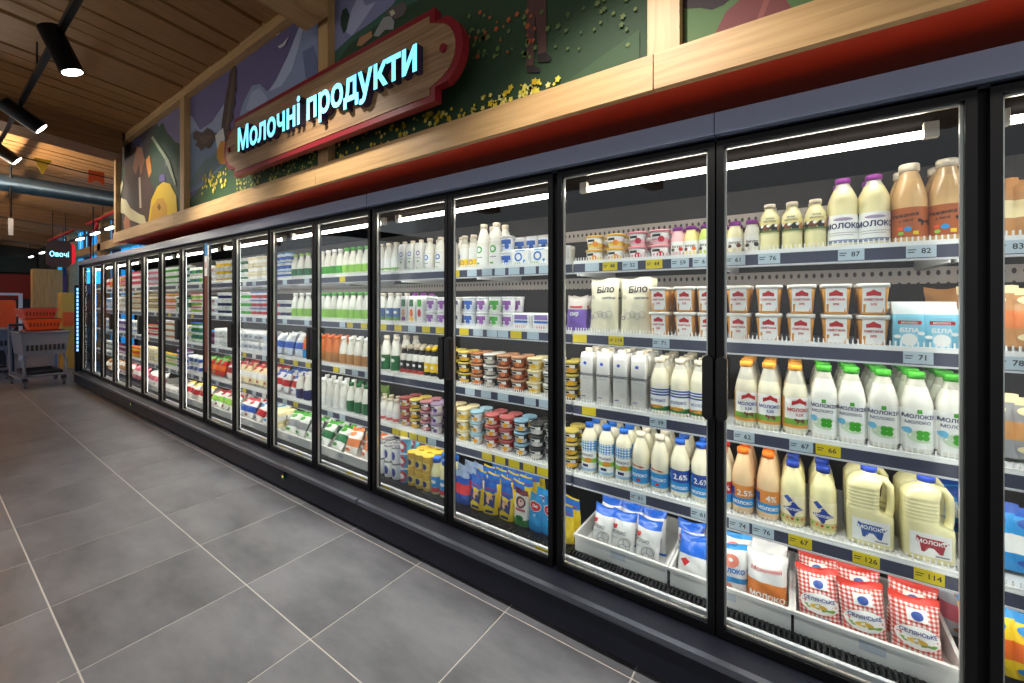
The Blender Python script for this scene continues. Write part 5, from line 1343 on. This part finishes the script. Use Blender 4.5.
def cart(x, y, rz, label, baskets):
    r = empty('shopping_cart', (x, y, 0), rz); tag(r, label, 'cart', 'grey plastic shopping carts')
    bk = frus(-0.86, -0.03, -0.24, 0.24, 0.54, 0.92, 0.035, 0.012, CART).obj('basket', r)
    lt = MB()
    for i in range(9):
        yy = -0.2 + 0.05 * i; lt.box(-0.026, -0.014, yy - 0.016, yy + 0.016, 0.62, 0.85, CARTD)
    lt.obj('front_lattice', bk)
    rm = MB()
    for a in (((0.01, -0.28), (0.01, 0.28)), ((-0.9, -0.28), (0.01, -0.28)), ((-0.9, 0.28), (0.01, 0.28))): rm.tube([(a[0][0], a[0][1], 0.92), (a[1][0], a[1][1], 0.92)], 0.018, CART, 8)
    rm.obj('rim', bk)
    for s in (-1, 1):
        MB().tube([(-0.08, 0.22 * s, 0.54), (-0.05, 0.24 * s, 0.42), (-0.02, 0.23 * s, 0.2), (-0.12, 0.24 * s, 0.15), (-0.9, 0.27 * s, 0.16), (-0.98, 0.27 * s, 0.7), (-1.0, 0.27 * s, 1.02)], 0.02, CART, 8).obj('side_frame', r)
    MB().tube([(-1.0, -0.28, 1.02), (-1.0, 0.28, 1.02)], 0.022, CARTD, 10).obj('push_handle', r)
    MB().tube([(-0.02, -0.23, 0.2), (-0.02, 0.23, 0.2)], 0.02, CART, 8).obj('cross_bar', r)
    frus(-0.85, -0.06, -0.2, 0.2, 0.19, 0.26, 0.01, 0.01, CARTD).obj('lower_tray', r)
    for (wx, wy) in ((-0.08, -0.22), (-0.08, 0.22), (-0.9, -0.26), (-0.9, 0.26)):
        w = MB().tube([(wx, wy - 0.018, 0.065), (wx, wy + 0.018, 0.065)], 0.065, mat('wheel_grey', (96, 98, 104), 0.5), 14).obj('wheel', r)
        MB().box(wx - 0.03, wx + 0.03, wy - 0.028, wy + 0.028, 0.1, 0.16, CARTD).obj('caster', w)
    return r
def basket(x, y, z, m, label, rz=0, tilt=0):
    b = frus(-0.2, 0.2, -0.15, 0.15, 0, 0.2, 0.035, 0.008, m); o = b.obj('hand_basket', None, (x, y, z), (0, tilt, rz)); o.scale = (1, 1.1, 0.8); tag(o, label, 'basket', 'orange hand baskets')
    sl = MB()
    for i in range(9):
        yy = -0.14 + 0.035 * i; sl.box(0.212, 0.226, yy - 0.01, yy + 0.01, 0.06, 0.14, mat('basket_slot', (150, 50, 16), 0.5))
    sl.obj('slots', o)
    q = MB()
    for a in (((0.24, -0.19), (0.24, 0.19)), ((-0.24, -0.19), (-0.24, 0.19)), ((-0.24, -0.19), (0.24, -0.19)), ((-0.24, 0.19), (0.24, 0.19))): q.tube([(a[0][0], a[0][1], 0.2), (a[1][0], a[1][1], 0.2)], 0.011, m, 6)
    q.obj('rim', o)
    q = MB().tube([(0.0, -0.19, 0.2), (0.1, -0.19, 0.22), (0.13, 0, 0.225), (0.1, 0.19, 0.22), (0.0, 0.19, 0.2)], 0.009, mat('basket_grip', (60, 60, 66), 0.5), 6).obj('handle', o)
cart(-10.35, 1.27, math.radians(2), 'grey plastic shopping cart with stacked orange baskets beside the last refrigerator', 1)
cart(-11.9, 0.78, math.radians(12), 'grey plastic shopping cart at the left picture edge, behind the nearer one', 1)
basket(-10.66, 1.27, 0.775, ORB, 'lowest orange hand basket lying in the nearer cart', 0, 0.05)
basket(-10.72, 1.27, 0.965, ORB, 'orange hand basket stacked above another in the nearer cart')
basket(-10.86, 1.22, 1.145, ORB2, 'coral hand basket on top of the stack', 0.1)
basket(-12.3, 0.7, 0.72, ORB, 'orange hand basket in the farther cart', 0.2)
# distant furniture
tag(MB().cbox(-0.27, 0.27, -0.2, 0.2, 0, 2.3, wood('panel_oak', (206, 160, 92), (176, 130, 70), 'z', 0.5), 0.01).obj('oak_cabinet', None, (-17, 2.1, 0), (0, 0, math.pi / 2)), 'tall pale oak cabinet panel standing by the windows', 'cabinet')
k = empty('checkout_counter', (-13.4, 0.9, 0)); tag(k, 'orange checkout counter with white arrow at the left edge', 'counter')
MB().cbox(-0.3, 0.3, -0.3, 0.3, 0.9, 1.46, mat('counter_orange', (214, 84, 30), 0.5), 0.02).obj('screen_panel', k, None, (0, 0, math.pi / 2))
MB().box(-0.3, 0.28, -0.28, 0.28, 0, 0.9, CARTD).obj('counter_base', k)
along_x([(-0.1, 1.12), (0.1, 1.2), (-0.1, 1.28), (-0.04, 1.2)], 0.305, 0.31, white).obj('arrow_mark', k)
rk = empty('white_rack', (-15.5, 1.25, 0)); tag(rk, 'white metal rack frame behind the carts', 'rack')
for y in (-0.24, 0.24): MB().box(-0.03, 0.03, y - 0.03, y + 0.03, 0, 1.62, mat('rack_white', (206, 210, 220), 0.4)).obj('post', rk)
for z in (0.5, 1.1, 1.6): MB().box(-0.03, 0.03, -0.21, 0.21, z - 0.03, z + 0.03, mat('rack_white', (206, 210, 220), 0.4)).obj('bar', rk)
bl = empty('lit_display', (-11.6, 1.86, 0)); tag(bl, 'narrow blue-white lit display column beside the last refrigerator', 'display')
MB().box(-0.05, 0.05, -0.06, 0.06, 0, 1.75, BLACK).obj('case', bl)
for i in range(17): MB().box(0.05, 0.058, -0.045, 0.045, 0.46 + i * 0.074, 0.51 + i * 0.074, mat('display_glow', (150, 214, 255), 0.4, 0, 1.6)).obj('lit_bar', bl)
tag(MB().cbox(-0.1, 0.1, -0.16, 0.16, 0.0, 1.6, mat('blue_screen_dark', (20, 24, 30), 0.5), 0.01).obj('screen_stand', None, (-13.9, 2.3, 0), (0, 0, math.pi / 2)), 'dark narrow stand behind the lit display', 'stand')
sc_ = empty('hanging_screen', (-12.4, 2.2, 2.0)); tag(sc_, 'small glowing blue screen above the lit display', 'screen')
MB().box(-0.03, 0.0, -0.16, 0.16, -0.2, 0.2, BLACK).obj('case', sc_); MB().box(0.0, 0.004, -0.15, 0.15, -0.19, 0.19, mat('screen_blue', (60, 200, 255), 0.4, 0, 1.4)).obj('picture', sc_)
MB().tube([(-0.015, 0, 0.2), (-0.015, 0, 1.5)], 0.01, BLACK, 6).obj('hanger', sc_)
yc = empty('yellow_cupboard', (-13.0, 1.95, 0)); tag(yc, 'yellow wooden cupboard beside the lit display', 'cupboard')
MB().cbox(-0.16, 0.16, -0.2, 0.2, 0, 1.62, mat('cupboard_yellow', (206, 160, 60), 0.5), 0.01).obj('body', yc, None, (0, 0, math.pi / 2)); MB().box(0.2, 0.21, -0.14, 0.14, 0.9, 1.2, ORB).obj('door', yc)
rb = empty('red_shelving', (-22.5, 0.3, 0)); tag(rb, 'dark red shelving along the far wall', 'shelving')
MB().box(-0.3, 0.3, -2.2, 2.2, 1.5, 2.35, mat('shelving_red', (150, 40, 24), 0.6)).obj('upper_panel', rb); MB().box(-0.3, 0.3, -2.2, 2.2, 0, 1.5, CARTD).obj('lower_case', rb); MB().box(-0.3, 0.3, -2.2, 2.2, 2.42, 2.95, mat('sign_board_green', (34, 50, 44), 0.6)).obj('fascia', rb)

# ------------------------------------------------------------------ one shopper, small in the distance
def person(x, y, rz):
    V = [(0, 0, 0.93), (0, 0, 1.12), (0, 0, 1.38), (0, 0, 1.5), (0.02, 0, 1.58), (0.03, 0, 1.68), (0, .19, 1.4), (0.02, .26, 1.12), (0.12, .24, .9), (0, -.19, 1.4), (0.02, -.26, 1.12), (0.12, -.24, .9), (0, .1, .85), (0.02, .11, .48), (0, .11, .08), (0.12, .12, .04), (0, -.1, .85), (0.02, -.11, .48), (0, -.11, .08), (0.12, -.12, .04)]
    E = [(0, 1), (1, 2), (2, 3), (3, 4), (4, 5), (2, 6), (6, 7), (7, 8), (2, 9), (9, 10), (10, 11), (0, 12), (12, 13), (13, 14), (14, 15), (0, 16), (16, 17), (17, 18), (18, 19)]
    R_ = [.17, .17, .17, .07, .085, .09, .075, .06, .04, .075, .06, .04, .1, .075, .055, .045, .1, .075, .055, .045]
    me = bpy.data.meshes.new('person'); me.from_pydata(V, E, []); o = ob('person', me, None, (x, y, 0), (0, 0, rz))
    m = o.modifiers.new('skin', 'SKIN'); o.modifiers.new('sub', 'SUBSURF').levels = 1
    for i, q in enumerate(R_): me.skin_vertices[0].data[i].radius = (q, q)
    me.skin_vertices[0].data[0].use_root = True
    me.materials.append(mat('coat_teal', (34, 58, 66), 0.8))
    tag(o, 'person in a dark teal coat standing beyond the carts', 'person')
    hd = Loft([(1.6, .05, .05), (1.62, .085, .09), (1.68, .095, .105), (1.74, .085, .09), (1.78, .04, .045)], 12).mesh(MB(), mat('grey_hat', (120, 122, 124), 0.8)).obj('knit_hat', o)
    hd.location = (0.03, 0, 0.02)
person(-18.2, 2.3, 0.2)
